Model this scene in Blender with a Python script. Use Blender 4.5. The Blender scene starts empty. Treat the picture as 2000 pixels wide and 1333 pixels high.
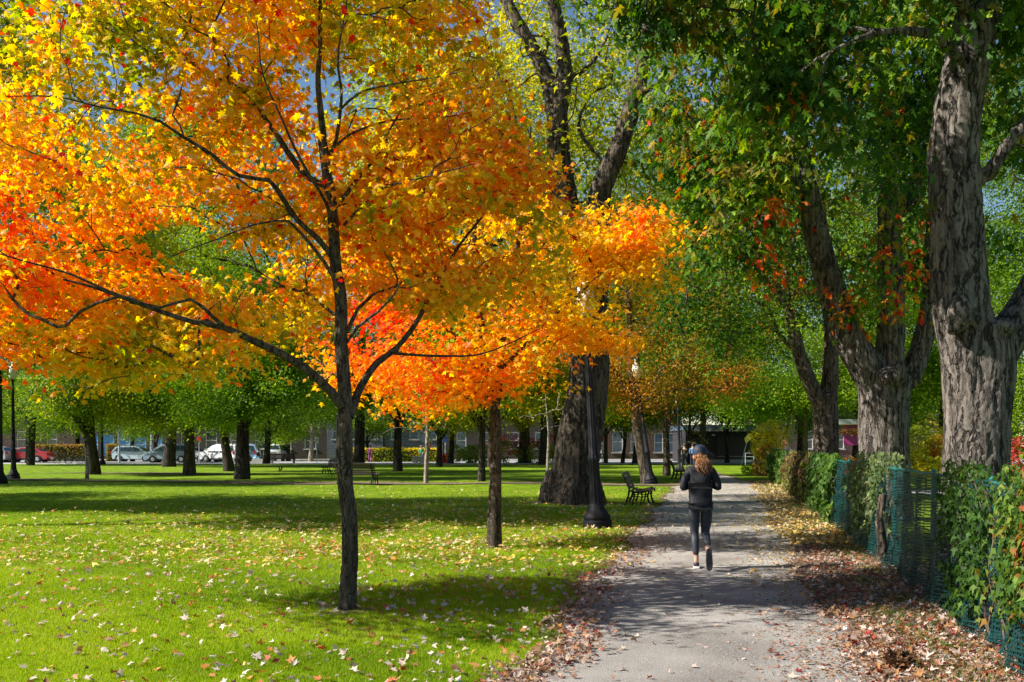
import bpy, math, random
import numpy as np
from mathutils import Vector, Matrix

SC = bpy.context.scene
R = math.radians
PI = math.pi
F = 1944.0        # focal length in photograph pixels (35 mm on a 36 mm sensor, 2000 px wide)
HZ = 870.0        # horizon row
CH = 1.7          # camera height
rng = np.random.default_rng(7)
random.seed(7)

# ------------------------------------------------------------------ camera, sky, sun, exposure
cam_d = bpy.data.cameras.new('camera')
cam = bpy.data.objects.new('camera', cam_d)
SC.collection.objects.link(cam)
cam.location = (0, 0, CH)
cam.rotation_euler = (R(90), 0, 0)
cam_d.sensor_width = 36.0
cam_d.lens = 35.0
cam_d.shift_y = (HZ - 666.5) / 2000.0
cam_d.clip_start = 0.1
cam_d.clip_end = 3000
SC.camera = cam

SUN_EL = R(38)
SUN_H = Vector((-1.0, -0.15, 0)).normalized()
SUN_DIR = (SUN_H * math.cos(SUN_EL) + Vector((0, 0, math.sin(SUN_EL)))).normalized()
w = bpy.data.worlds.new('World')
SC.world = w
w.use_nodes = True
nt = w.node_tree
nt.nodes.clear()
sky = nt.nodes.new('ShaderNodeTexSky')
sky.sky_type = 'NISHITA'
sky.sun_disc = False
sky.sun_elevation = SUN_EL
sky.sun_rotation = math.atan2(SUN_H.x, SUN_H.y)
sky.air_density = 1.0
sky.dust_density = 0.0
sky.ozone_density = 1.6
bg = nt.nodes.new('ShaderNodeBackground')
bg.inputs['Strength'].default_value = 0.06
wo = nt.nodes.new('ShaderNodeOutputWorld')
sat = nt.nodes.new('ShaderNodeHueSaturation'); sat.inputs['Saturation'].default_value = 1.1
nt.links.new(sky.outputs[0], sat.inputs['Color']); nt.links.new(sat.outputs[0], bg.inputs[0])
nt.links.new(bg.outputs[0], wo.inputs[0])

sun_d = bpy.data.lights.new('sun', 'SUN')
sun_d.energy = 5.0
sun_d.angle = R(0.5)
sun_d.color = (1.0, 0.94, 0.84)
sun = bpy.data.objects.new('sun', sun_d)
SC.collection.objects.link(sun)
sun.rotation_euler = SUN_DIR.to_track_quat('Z', 'Y').to_euler()

vs = SC.view_settings
vs.view_transform = 'Standard'
vs.look = 'None'
vs.gamma = 1
vs.exposure = 1.15
vs.use_curve_mapping = False
cy = SC.cycles
cy.max_bounces = 7
cy.diffuse_bounces = 3
cy.glossy_bounces = 2
cy.transmission_bounces = 5
cy.transparent_max_bounces = 6
cy.use_denoising = True
cy.sample_clamp_indirect = 6

# ------------------------------------------------------------------ placing helpers
def P(px, py, Y):
    """world point seen at (px,py) in the photograph at distance Y"""
    return np.array([(px - 1000.0) / F * Y, Y, CH + (HZ - py) / F * Y])

def yd(py):
    return F * CH / (py - HZ)

def G(px, py):
    Y = yd(py)
    return np.array([(px - 1000.0) / F * Y, Y, 0.0])

# ------------------------------------------------------------------ noise
def _hash(ix, iy, iz):
    n = (ix.astype(np.int64) * 374761393 + iy.astype(np.int64) * 668265263 + iz.astype(np.int64) * 2147483647 % 1274126177)
    n = (n ^ (n >> 13)) * 1274126177
    n = n ^ (n >> 16)
    return (n & 0xFFFFFF).astype(np.float64) / 0xFFFFFF * 2 - 1

def vnoise(p):
    p = np.asarray(p, float)
    i = np.floor(p).astype(np.int64)
    f = p - i
    f = f * f * (3 - 2 * f)
    ix, iy, iz = i[..., 0], i[..., 1], i[..., 2]
    fx, fy, fz = f[..., 0], f[..., 1], f[..., 2]
    iz = iz * 7919
    def h(a, b, c): return _hash(ix + a, iy + b, iz + c * 7919)
    x00 = h(0,0,0)*(1-fx)+h(1,0,0)*fx
    x10 = h(0,1,0)*(1-fx)+h(1,1,0)*fx
    x01 = h(0,0,1)*(1-fx)+h(1,0,1)*fx
    x11 = h(0,1,1)*(1-fx)+h(1,1,1)*fx
    y0 = x00*(1-fy)+x10*fy
    y1 = x01*(1-fy)+x11*fy
    return y0*(1-fz)+y1*fz

def fbm(p, o=3):
    p = np.asarray(p, float)
    s = 0; a = 1.0; t = 0
    for k in range(o):
        s = s + a * vnoise(p * (2.03 ** k) + 17.3 * k); t += a; a *= 0.5
    return s / t

def norm(v):
    return v / np.maximum(np.linalg.norm(v, axis=-1, keepdims=True), 1e-9)

# ------------------------------------------------------------------ mesh from arrays
def np_mesh(name, verts, loops, sizes, mat, parent=None, col=None, smooth=False, loc=None):
    verts = np.asarray(verts, np.float32)
    loops = np.asarray(loops, np.int32).ravel()
    sizes = np.asarray(sizes, np.int32).ravel()
    me = bpy.data.meshes.new(name)
    me.vertices.add(len(verts))
    me.vertices.foreach_set('co', verts.ravel())
    me.loops.add(len(loops))
    me.loops.foreach_set('vertex_index', loops)
    me.polygons.add(len(sizes))
    st = np.zeros(len(sizes), np.int32); st[1:] = np.cumsum(sizes)[:-1]
    me.polygons.foreach_set('loop_start', st)
    me.polygons.foreach_set('loop_total', sizes)
    if smooth:
        me.polygons.foreach_set('use_smooth', np.ones(len(sizes), bool))
    me.update(calc_edges=True)
    me.validate()
    if col is not None:
        a = me.color_attributes.new('Col', 'FLOAT_COLOR', 'POINT')
        c4 = np.ones((len(verts), 4), np.float32); c4[:, :3] = col
        a.data.foreach_set('color', c4.ravel())
    if mat: me.materials.append(mat)
    ob = bpy.data.objects.new(name, me)
    SC.collection.objects.link(ob)
    if parent:
        ob.parent = parent
        ob.location = -np.array(parent.location) if loc is None else loc
        if loc is None and (abs(parent.rotation_euler.z) > 1e-9):
            raise ValueError('rotated parent')
    return ob

class MB:
    """collects simple shapes, then links them as one mesh object"""
    def __init__(s): s.v = []; s.f = []
    def add(s, vs_, fs):
        o = len(s.v); s.v += [tuple(p) for p in vs_]; s.f += [tuple(i + o for i in f) for f in fs]
    def box(s, c, d, rz=0.0, rx=0.0, ry=0.0):
        m = Matrix.Rotation(rz, 3, 'Z') @ Matrix.Rotation(ry, 3, 'Y') @ Matrix.Rotation(rx, 3, 'X')
        vs_ = []
        for z in (-.5, .5):
            for x, y in ((-.5, -.5), (.5, -.5), (.5, .5), (-.5, .5)):
                vs_.append(Vector(c) + m @ Vector((x * d[0], y * d[1], z * d[2])))
        s.add(vs_, [(3,2,1,0), (4,5,6,7), (0,1,5,4), (1,2,6,5), (2,3,7,6), (3,0,4,7)])
    def tube(s, pts, rad, n=8, cap=True, flat=1.0):
        pts = [Vector(p) for p in pts]
        if not hasattr(rad, '__len__'): rad = [rad] * len(pts)
        rings = []; up = None
        for i, p in enumerate(pts):
            a = pts[max(0, i - 1)]; b = pts[min(len(pts) - 1, i + 1)]
            t = (b - a).normalized()
            if up is None:
                up = t.orthogonal().normalized()
            u = (up - t * up.dot(t)).normalized(); up = u
            v = t.cross(u)
            rings.append([p + (u * math.cos(2*PI*k/n) + v * math.sin(2*PI*k/n) * flat) * rad[i] for k in range(n)])
        vs_ = [q for r in rings for q in r]
        fs = []
        for i in range(len(pts) - 1):
            for k in range(n):
                k2 = (k + 1) % n
                fs.append((i*n+k, i*n+k2, (i+1)*n+k2, (i+1)*n+k))
        if cap:
            fs.append(tuple(range(n))[::-1]); fs.append(tuple(range((len(pts)-1)*n, len(pts)*n)))
        s.add(vs_, fs)
    def lathe(s, prof, n=20, c=(0,0,0), flute=0.0, nf=8):
        vs_ = []
        for r, z in prof:
            for k in range(n):
                a = 2*PI*k/n
                rr = r * (1 - flute * (0.5 + 0.5*math.cos(nf*a)))
                vs_.append((c[0]+rr*math.cos(a), c[1]+rr*math.sin(a), c[2]+z))
        fs = []
        for i in range(len(prof)-1):
            for k in range(n):
                k2 = (k+1) % n
                fs.append((i*n+k, i*n+k2, (i+1)*n+k2, (i+1)*n+k))
        fs.append(tuple(range(n))[::-1]); fs.append(tuple(range((len(prof)-1)*n, len(prof)*n)))
        s.add(vs_, fs)
    def prism(s, poly, y0, y1, axis='y'):
        """polygon in (a,b) extruded; axis y: (a,z) points, axis x: (y,z)"""
        n = len(poly)
        if axis == 'y': vs_ = [(a, y0, b) for a, b in poly] + [(a, y1, b) for a, b in poly]
        elif axis == 'x': vs_ = [(y0, a, b) for a, b in poly] + [(y1, a, b) for a, b in poly]
        else: vs_ = [(a, b, y0) for a, b in poly] + [(a, b, y1) for a, b in poly]
        fs = [tuple(range(n)), tuple(range(n, 2*n))[::-1]]
        for i in range(n):
            j = (i+1) % n; fs.append((i, i+n, j+n, j))
        s.add(vs_, fs)
    def ball(s, c, r, n=12, m=8, sq=(1,1,1)):
        prof = []
        vs_ = []
        for i in range(m+1):
            t = PI*i/m
            for k in range(n):
                a = 2*PI*k/n
                vs_.append((c[0]+r*sq[0]*math.sin(t)*math.cos(a), c[1]+r*sq[1]*math.sin(t)*math.sin(a), c[2]-r*sq[2]*math.cos(t)))
        fs = []
        for i in range(m):
            for k in range(n):
                k2 = (k+1) % n
                fs.append((i*n+k, i*n+k2, (i+1)*n+k2, (i+1)*n+k))
        s.add(vs_, fs)
    def build(s, name, mat, parent=None, smooth=False, bevel=0.0):
        me = bpy.data.meshes.new(name)
        me.from_pydata(s.v, [], s.f)
        if bevel == 0: me.validate()
        me.update()
        if smooth:
            me.polygons.foreach_set('use_smooth', np.ones(len(me.polygons), bool))
        if mat: me.materials.append(mat)
        ob = bpy.data.objects.new(name, me)
        SC.collection.objects.link(ob)
        if parent: ob.parent = parent
        if bevel > 0:
            b = ob.modifiers.new('bevel', 'BEVEL'); b.width = bevel; b.segments = 2; b.limit_method = 'ANGLE'
        if smooth:
            try:
                import bmesh
                bm = bmesh.new(); bm.from_mesh(me)
                bmesh.ops.remove_doubles(bm, verts=bm.verts, dist=1e-5)
                bmesh.ops.recalc_face_normals(bm, faces=bm.faces)
                for e in bm.edges:
                    if len(e.link_faces) == 2 and e.calc_face_angle(0) > R(42): e.smooth = False
                bm.to_mesh(me); bm.free()
            except Exception as ex: print(ex)
        return ob

def thing(name, label, cat, loc=(0, 0, 0), rz=0.0, group=None):
    o = bpy.data.objects.new(name, None)
    SC.collection.objects.link(o)
    o.empty_display_size = 0.2
    o.location = loc; o.rotation_euler = (0, 0, rz)
    o['label'] = label; o['category'] = cat
    if group: o['group'] = group
    return o

def tag(o, label, cat, group=None, kind=None):
    if label: o['label'] = label
    if cat: o['category'] = cat
    if group: o['group'] = group
    if kind: o['kind'] = kind
    return o

def copy_tree(o, parent=None):
    c = o.copy(); SC.collection.objects.link(c)
    if parent: c.parent = parent
    for ch in [x for x in SC.collection.objects if x.parent == o]:
        copy_tree(ch, c)
    return c

# ------------------------------------------------------------------ materials
def newmat(name):
    m = bpy.data.materials.new(name); m.use_nodes = True
    t = m.node_tree; t.nodes.clear()
    o = t.nodes.new('ShaderNodeOutputMaterial')
    return m, t, o

def pmat(name, col, rough=0.6, amt=0.15, scale=8.0, bump=0.0, metal=0.0, stretch=(1,1,1), col2=None, spec=0.5, coat=0.0, det=6):
    m, t, o = newmat(name)
    p = t.nodes.new('ShaderNodeBsdfPrincipled')
    tc = t.nodes.new('ShaderNodeTexCoord')
    mp = t.nodes.new('ShaderNodeMapping'); mp.inputs['Scale'].default_value = stretch
    n = t.nodes.new('ShaderNodeTexNoise'); n.inputs['Scale'].default_value = scale; n.inputs['Detail'].default_value = det
    n.inputs['Roughness'].default_value = 0.65
    r = t.nodes.new('ShaderNodeValToRGB')
    c2 = col2 or [c * (1 + amt) for c in col]
    c1 = col if col2 else [c * (1 - amt) for c in col]
    r.color_ramp.elements[0].position = 0.3; r.color_ramp.elements[1].position = 0.7
    r.color_ramp.elements[0].color = (*c1, 1); r.color_ramp.elements[1].color = (*c2, 1)
    t.links.new(tc.outputs['Object'], mp.inputs[0]); t.links.new(mp.outputs[0], n.inputs['Vector'])
    t.links.new(n.outputs['Fac'], r.inputs[0]); t.links.new(r.outputs[0], p.inputs['Base Color'])
    p.inputs['Roughness'].default_value = rough; p.inputs['Metallic'].default_value = metal
    p.inputs['Specular IOR Level'].default_value = spec
    p.inputs['Coat Weight'].default_value = coat
    if bump:
        b = t.nodes.new('ShaderNodeBump'); b.inputs['Strength'].default_value = bump; b.inputs['Distance'].default_value = 0.02
        t.links.new(n.outputs['Fac'], b.inputs['Height']); t.links.new(b.outputs[0], p.inputs['Normal'])
    t.links.new(p.outputs[0], o.inputs[0])
    return m

def leafmat(name, trans=0.45, rough=0.45, gloss=0.05, tb=1.25):
    m, t, o = newmat(name)
    a = t.nodes.new('ShaderNodeAttribute'); a.attribute_name = 'Col'
    p = t.nodes.new('ShaderNodeBsdfPrincipled')
    p.inputs['Roughness'].default_value = rough
    p.inputs['Specular IOR Level'].default_value = gloss * 6
    tr = t.nodes.new('ShaderNodeBsdfTranslucent')
    hs = t.nodes.new('ShaderNodeHueSaturation'); hs.inputs['Value'].default_value = tb; hs.inputs['Saturation'].default_value = 1.08
    mx = t.nodes.new('ShaderNodeMixShader'); mx.inputs[0].default_value = trans
    t.links.new(a.outputs['Color'], p.inputs['Base Color'])
    t.links.new(a.outputs['Color'], hs.inputs['Color']); t.links.new(hs.outputs[0], tr.inputs['Color'])
    t.links.new(p.outputs[0], mx.inputs[1]); t.links.new(tr.outputs[0], mx.inputs[2]); t.links.new(mx.outputs[0], o.inputs[0])
    return m

M_leaf = leafmat('leaf', 0.58, 0.45, 0.05, 1.45)
M_leafg = leafmat('green_leaf', 0.42, 0.55, 0.03, 1.35)
M_blade = leafmat('grass_blade', 0.4, 0.5, 0.03, 1.2)
M_litter = leafmat('fallen_leaf', 0.2, 0.55, 0.04, 1.0)

def barkmat(name, c_dark, c_light, fine=26.0, bump=0.7):
    m, t, o = newmat(name)
    p = t.nodes.new('ShaderNodeBsdfPrincipled')
    tc = t.nodes.new('ShaderNodeTexCoord')
    mp = t.nodes.new('ShaderNodeMapping'); mp.inputs['Scale'].default_value = (1, 1, 0.16)
    wn = t.nodes.new('ShaderNodeTexNoise'); wn.inputs['Scale'].default_value = 5; wn.inputs['Detail'].default_value = 3
    ad = t.nodes.new('ShaderNodeVectorMath'); ad.operation = 'MULTIPLY_ADD'; ad.inputs[1].default_value = (0.12, 0.12, 0.12)
    v = t.nodes.new('ShaderNodeTexNoise'); v.inputs['Scale'].default_value = fine; v.inputs['Detail'].default_value = 7; v.inputs['Roughness'].default_value = 0.7
    big = t.nodes.new('ShaderNodeTexNoise'); big.inputs['Scale'].default_value = 2.2; big.inputs['Detail'].default_value = 4
    r = t.nodes.new('ShaderNodeValToRGB')
    r.color_ramp.elements[0].position = 0.36; r.color_ramp.elements[1].position = 0.62
    r.color_ramp.elements[0].color = (*c_dark, 1); r.color_ramp.elements[1].color = (*c_light, 1)
    hs = t.nodes.new('ShaderNodeHueSaturation')
    mr = t.nodes.new('ShaderNodeMapRange'); mr.inputs[3].default_value = 0.65; mr.inputs[4].default_value = 1.3
    b = t.nodes.new('ShaderNodeBump'); b.inputs['Strength'].default_value = bump; b.inputs['Distance'].default_value = 0.03
    L = t.links.new
    L(tc.outputs['Object'], mp.inputs[0]); L(tc.outputs['Object'], wn.inputs['Vector'])
    L(wn.outputs['Color'], ad.inputs[0]); L(mp.outputs[0], ad.inputs[2])
    L(ad.outputs[0], v.inputs['Vector']); L(tc.outputs['Object'], big.inputs['Vector'])
    cn = t.nodes.new('ShaderNodeTexNoise'); cn.inputs['Scale'].default_value = fine*0.42; cn.inputs['Detail'].default_value = 3
    sb = t.nodes.new('ShaderNodeMath'); sb.operation = 'SUBTRACT'; sb.inputs[1].default_value = 0.5
    ab = t.nodes.new('ShaderNodeMath'); ab.operation = 'ABSOLUTE'
    cr = t.nodes.new('ShaderNodeMapRange'); cr.inputs[1].default_value = 0.004; cr.inputs[2].default_value = 0.045; cr.inputs[3].default_value = 0.22; cr.inputs[4].default_value = 1.0
    mc = t.nodes.new('ShaderNodeMix'); mc.data_type = 'RGBA'; mc.blend_type = 'MULTIPLY'; mc.inputs[0].default_value = 1.0
    hh = t.nodes.new('ShaderNodeMath'); hh.operation = 'MULTIPLY_ADD'; hh.inputs[1].default_value = 1.4
    L(ad.outputs[0], cn.inputs['Vector']); L(cn.outputs['Fac'], sb.inputs[0]); L(sb.outputs[0], ab.inputs[0]); L(ab.outputs[0], cr.inputs[0])
    L(v.outputs['Fac'], r.inputs[0]); L(r.outputs[0], mc.inputs[6]); L(cr.outputs[0], mc.inputs[7]); L(mc.outputs[2], hs.inputs['Color'])
    L(cr.outputs[0], hh.inputs[0]); L(v.outputs['Fac'], hh.inputs[2])
    L(big.outputs['Fac'], mr.inputs[0]); L(mr.outputs[0], hs.inputs['Value'])
    L(hs.outputs[0], p.inputs['Base Color'])
    L(hh.outputs[0], b.inputs['Height']); L(b.outputs[0], p.inputs['Normal'])
    p.inputs['Roughness'].default_value = 0.85; p.inputs['Specular IOR Level'].default_value = 0.2
    L(p.outputs[0], o.inputs[0])
    return m

M_bark_big = barkmat('bark_silver_maple', (0.030, 0.022, 0.018), (0.215, 0.187, 0.163), 16, 1.0)
M_bark_mid = barkmat('bark_brown', (0.03, 0.022, 0.016), (0.15, 0.115, 0.085), 14, 0.8)
M_bark_young = barkmat('bark_young_maple', (0.035, 0.026, 0.018), (0.13, 0.105, 0.075), 34, 0.6)
M_bark_dark = barkmat('bark_dark', (0.018, 0.014, 0.012), (0.07, 0.055, 0.045), 9, 0.7)
M_bark_pale = barkmat('bark_pale', (0.16, 0.13, 0.10), (0.45, 0.39, 0.32), 18, 0.5)

# ------------------------------------------------------------------ leaf templates (x across, y along, z normal)
def T_maple():
    out = [(0.04,0),(0.30,-0.10),(0.20,0.13),(0.54,0.36),(0.46,0.44),(0.22,0.42),(0.30,0.66),(0.12,0.64),(0,1.0)]
    pts = out + [(-x, y) for x, y in out[-2::-1]]
    v = [(x, y, -0.35*abs(x) - 0.22*max(0, y-0.45)) for x, y in pts] + [(0, 0.28, 0.02)]
    n = len(pts)
    return np.array(v), [(i, (i+1) % n, n) for i in range(n)]

def T_maple_mid():
    pts = [(0,0),(0.26,-0.06),(0.18,0.16),(0.52,0.40),(0.18,0.46),(0,1.0),(-0.18,0.46),(-0.52,0.40),(-0.18,0.16),(-0.26,-0.06)]
    v = [(x, y, -0.35*abs(x) - 0.2*max(0, y-0.45)) for x, y in pts]
    f = [(0,1,2),(0,2,5),(2,3,4),(2,4,5),(0,5,8),(8,5,6),(8,6,7),(0,8,9)]
    return np.array(v), f

def T_silver():
    pts = [(0,0),(0.30,0.0),(0.12,0.18),(0.50,0.46),(0.36,0.52),(0.12,0.38),(0.20,0.72),(0,1.1)]
    q = pts + [(-x, y) for x, y in pts[-2:0:-1]]
    v = [(x, y, -0.3*abs(x) - 0.25*max(0, y-0.5)) for x, y in q] + [(0, 0.25, 0)]
    n = len(q)
    return np.array(v), [(i, (i+1) % n, n) for i in range(n)]

def T_simple():
    v = [(0,0,0),(0.36,0.30,-0.12),(0.13,0.45,-0.04),(0,1,-0.1),(-0.13,0.45,-0.04),(-0.36,0.30,-0.12)]
    return np.array(v), [(0,1,2),(0,2,3),(0,3,4),(0,4,5)]

def T_quad():
    v = [(0,0,0),(0.36,0.45,-0.1),(0,1,-0.05),(-0.36,0.45,-0.1)]
    return np.array(v), [(0,1,2),(0,2,3)]

def T_oval():
    v = [(0,0,0),(0.26,0.2,-0.06),(0.32,0.5,-0.08),(0,1,-0.12),(-0.32,0.5,-0.08),(-0.26,0.2,-0.06)]
    return np.array(v), [(0,1,2),(0,2,3),(0,3,4),(0,4,5)]

TMAP, TMID, TSIL, TSIM, TQ, TOV = T_maple(), T_maple_mid(), T_silver(), T_simple(), T_quad(), T_oval()

def leaves(name, tpl, pos, tip, nrm, size, col, mat, parent=None, cmax=1.9):
    tv, tf = tpl
    tf = np.array(tf)
    t = norm(tip); n = norm(nrm - np.sum(nrm * t, 1, keepdims=True) * t); x = np.cross(t, n)
    k = len(tv); N = len(pos)
    curl = rng.uniform(0.3, cmax, (N, 1, 1))
    s = size[:, None, None]
    V = pos[:, None, :] + s * (x[:, None, :] * tv[None, :, 0:1] + t[:, None, :] * tv[None, :, 1:2] + n[:, None, :] * tv[None, :, 2:3] * curl)
    L = (tf[None] + (np.arange(N) * k)[:, None, None]).reshape(-1)
    C = np.repeat(col, k, axis=0)
    return np_mesh(name, V.reshape(-1, 3), L, np.full(N * len(tf), 3), mat, parent, C)

def leaf_dirs(N, out, droop=(0.1, 0.9), tilt=0.5):
    """tip directions leaning along out (N,3) and drooping; normals mostly up"""
    a = rng.uniform(0, 2*PI, N)
    h = np.stack([np.cos(a), np.sin(a), np.zeros(N)], 1)
    o = out.copy(); o[:, 2] = 0
    t = norm(h * 0.9 + norm(o) * 0.5)
    t[:, 2] = -rng.uniform(droop[0], droop[1], N) * 1.1
    n = np.tile(np.array([0, 0, 1.0]), (N, 1)) + rng.normal(0, tilt, (N, 3))
    return norm(t), norm(n)

# ------------------------------------------------------------------ tubes (vectorised rings)
def tubes(chains, nside=6):
    """chains: list of (pts (k,3), radii (k,)) -> verts, loops, sizes"""
    VV = []; LL = []; off = 0; SZ = 0
    for pts, rad in chains:
        k = len(pts)
        if k < 2: continue
        ns = nside if rad[0] < 0.05 else max(nside, 10) if rad[0] < 0.2 else max(nside, 16)
        if rad[0] < 0.012: ns = 4
        t = np.empty_like(pts); t[1:-1] = pts[2:] - pts[:-2]; t[0] = pts[1]-pts[0]; t[-1] = pts[-1]-pts[-2]
        t = norm(t)
        ref = np.array([0.13, 1.0, 0.21]) if abs(t[0][1]) < 0.8 else np.array([1.0, 0.1, 0.2])
        u = norm(ref - np.sum(t*ref, 1, keepdims=True)*t); v = np.cross(t, u)
        a = np.arange(ns) * 2*PI/ns
        ring = pts[:, None] + rad[:, None, None] * (u[:, None]*np.cos(a)[None, :, None] + v[:, None]*np.sin(a)[None, :, None])
        VV.append(ring.reshape(-1, 3))
        i = np.arange(k-1)[:, None]*ns; j = np.arange(ns)[None]; j2 = (j+1) % ns
        q = np.stack([i+j, i+j2, i+ns+j2, i+ns+j], -1).reshape(-1) + off
        LL.append(q); SZ += (k-1)*ns
        off += k*ns
    return np.concatenate(VV), np.concatenate(LL), np.full(SZ, 4)

def resample(pts, step):
    """pts rows x,y,z,r through a Catmull-Rom curve"""
    pts = np.asarray(pts, float)
    if len(pts) == 2: P_ = np.vstack([2*pts[0]-pts[1], pts, 2*pts[1]-pts[0]])
    else: P_ = np.vstack([2*pts[0]-pts[1], pts, 2*pts[-1]-pts[-2]])
    out = []
    for i in range(1, len(P_)-2):
        p0, p1, p2, p3 = P_[i-1], P_[i], P_[i+1], P_[i+2]
        n = max(1, int(np.linalg.norm(p2[:3]-p1[:3])/step))
        for k in range(n):
            t = k/n
            out.append(0.5*((2*p1)+(-p0+p2)*t+(2*p0-5*p1+4*p2-p3)*t*t+(-p0+3*p1-3*p2+p3)*t**3))
    out.append(P_[-2])
    return np.array(out)

class Skel:
    def __init__(s, cap=60000):
        s.p = np.zeros((cap, 3)); s.d = np.zeros((cap, 3)); s.r = np.zeros(cap); s.par = np.full(cap, -1); s.ok = np.zeros(cap, bool)
        s.n = 0; s.chains = []
    def limb(s, pts, step, attach=True, wob=0.0, r_ok=9):
        q = resample(pts, step)
        if wob:
            k = np.arange(len(q)); ph = rng.uniform(0, 99)
            q[:, 0] += wob*vnoise(np.stack([k*0.31+ph, k*0, k*0+1], 1)) * np.minimum(1, k/4)
            q[:, 1] += wob*vnoise(np.stack([k*0.31+ph, k*0+5, k*0+1], 1)) * np.minimum(1, k/4)
            q[:, 2] += wob*0.5*vnoise(np.stack([k*0.31+ph, k*0+9, k*0+1], 1)) * np.minimum(1, k/4)
        par = -1
        if s.n:
            dd = np.linalg.norm(s.p[:s.n]-q[0, :3], axis=1); par = int(np.argmin(dd))
        idx = []
        for i in range(len(q)):
            j = s.n; s.n += 1
            s.p[j] = q[i, :3]; s.r[j] = max(q[i, 3], 0.002); s.par[j] = par; par = j
            s.d[j] = norm(q[min(i+1, len(q)-1), :3]-q[max(i-1, 0), :3])
            s.ok[j] = attach and q[i, 3] < r_ok
            idx.append(j)
        s.chains.append(idx)
    def grow(s, T, step=0.15, up=0.15, wob=0.03, zmin_attach=0.0, grav=0.0):
        T = np.asarray(T)
        n0 = s.n
        dd = np.array([np.min(np.linalg.norm(s.p[:n0][s.ok[:n0]]-t, axis=1)) for t in T])
        tips = []
        for ti in np.argsort(dd):
            t = T[ti]
            q = s.p[:s.n]; v = t-q; L = np.linalg.norm(v, axis=1)
            al = np.sum(v*s.d[:s.n], 1)/np.maximum(L, 1e-6)
            cost = L*(1.25-0.4*al) + np.where(v[:, 2] < -0.2*L, 0.5*L, 0) + np.where(s.ok[:s.n], 0, 1e3)
            j = int(np.argmin(cost)); Lj = L[j]
            if Lj < step*0.7: tips.append(j); continue
            a = s.p[j]; b = a + s.d[j]*Lj*0.33 + np.array([0, 0, up*Lj]); 
            m = max(2, int(Lj/step)); par = j; idx = [j]
            pv = a; ph = rng.uniform(0, 99, 3)
            for k in range(1, m+1):
                u = k/m
                x = (1-u)**2*a + 2*u*(1-u)*b + u*u*t
                x = x + wob*math.sin(PI*u)*np.array([math.sin(9*u+ph[0]), math.sin(9*u+ph[1]), 0.6*math.sin(9*u+ph[2])])
                i = s.n; s.n += 1
                if s.n >= len(s.p)-2: return tips
                s.p[i] = x; s.d[i] = norm(x-pv); s.par[i] = par; s.ok[i] = True; s.r[i] = 0; pv = x; par = i; idx.append(i)
            s.chains.append(idx); tips.append(par)
        return tips
    def finish(s, tips, rt=0.004, ex=0.45):
        cnt = np.zeros(s.n)
        for t in tips: cnt[t] += 1
        for i in range(s.n-1, -1, -1):
            if s.par[i] >= 0: cnt[s.par[i]] += cnt[i]
        rr = rt*np.maximum(cnt, 1)**ex
        s.r[:s.n] = np.where(s.r[:s.n] > 0, s.r[:s.n], rr)
        for i in range(s.n):
            if s.par[i] >= 0: s.r[i] = min(s.r[i], max(s.r[s.par[i]], 0.003))
    def geo(s, sel=None):
        ch = []
        for idx in s.chains:
            ch.append((s.p[idx], np.concatenate([[s.r[idx[1]] if len(idx) > 1 else s.r[idx[0]]], s.r[idx[1:]]])))
        return ch

def remesh(V, L, S, vox, lumps=None):
    """one continuous skin round overlapping tubes"""
    me = bpy.data.meshes.new('tmp')
    mb_v = V; n = len(V)
    me.vertices.add(n); me.vertices.foreach_set('co', np.asarray(V, np.float32).ravel())
    me.loops.add(len(L)); me.loops.foreach_set('vertex_index', np.asarray(L, np.int32))
    me.polygons.add(len(S)); st = np.zeros(len(S), np.int32); st[1:] = np.cumsum(S)[:-1]
    me.polygons.foreach_set('loop_start', st); me.polygons.foreach_set('loop_total', np.asarray(S, np.int32))
    me.update(calc_edges=True); me.validate()
    ob = bpy.data.objects.new('tmp', me); SC.collection.objects.link(ob)
    m = ob.modifiers.new('r', 'REMESH'); m.mode = 'VOXEL'; m.voxel_size = vox
    sm = ob.modifiers.new('s', 'SMOOTH'); sm.factor = 0.5; sm.iterations = 6
    dg = bpy.context.evaluated_depsgraph_get(); dg.update()
    ev = ob.evaluated_get(dg); m2 = ev.to_mesh()
    v = np.zeros(len(m2.vertices)*3, np.float32); m2.vertices.foreach_get('co', v)
    nn = np.zeros(len(m2.vertices)*3, np.float32); m2.vertices.foreach_get('normal', nn)
    l = np.zeros(len(m2.loops), np.int32); m2.loops.foreach_get('vertex_index', l)
    z = np.zeros(len(m2.polygons), np.int32); m2.polygons.foreach_get('loop_total', z)
    ev.to_mesh_clear()
    bpy.data.objects.remove(ob); bpy.data.meshes.remove(me)
    return v.reshape(-1, 3).astype(float), nn.reshape(-1, 3).astype(float), l, z

def bark_disp(v, n, depth, fr, zf=0.13):
    q = v.copy()
    wv = 0.35*fbm(v*1.7+3.1, 2)
    q = np.stack([v[:, 0]*fr+wv*1.6, v[:, 1]*fr+wv*1.6, v[:, 2]*fr*zf+wv*0.4], 1)
    a = np.abs(fbm(q, 3)); rid = np.clip(a/0.11, 0, 1)**0.7          # thin furrows where the noise crosses zero
    b = np.abs(fbm(q*np.array([1.7, 1.7, 3.4])+31.7, 2)); rid2 = np.clip(b/0.10, 0, 1)
    lump = fbm(v*2.3+9, 2)
    d = depth*1.25*(rid-0.8) + depth*0.5*(rid2-0.85) + depth*0.55*lump
    return v + n*d[:, None]

def closed(V, L, S, chains):
    return V, L, S

def capped_tubes(chains, ns=18):
    """closed tubes as needed for the voxel remesher"""
    m = MB()
    for pts, rad in chains: m.tube([tuple(p) for p in pts], list(rad), ns)
    return m

def mb_arrays(m):
    L = [i for f in m.f for i in f]; S = [len(f) for f in m.f]
    return np.array(m.v), np.array(L), np.array(S)

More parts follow.
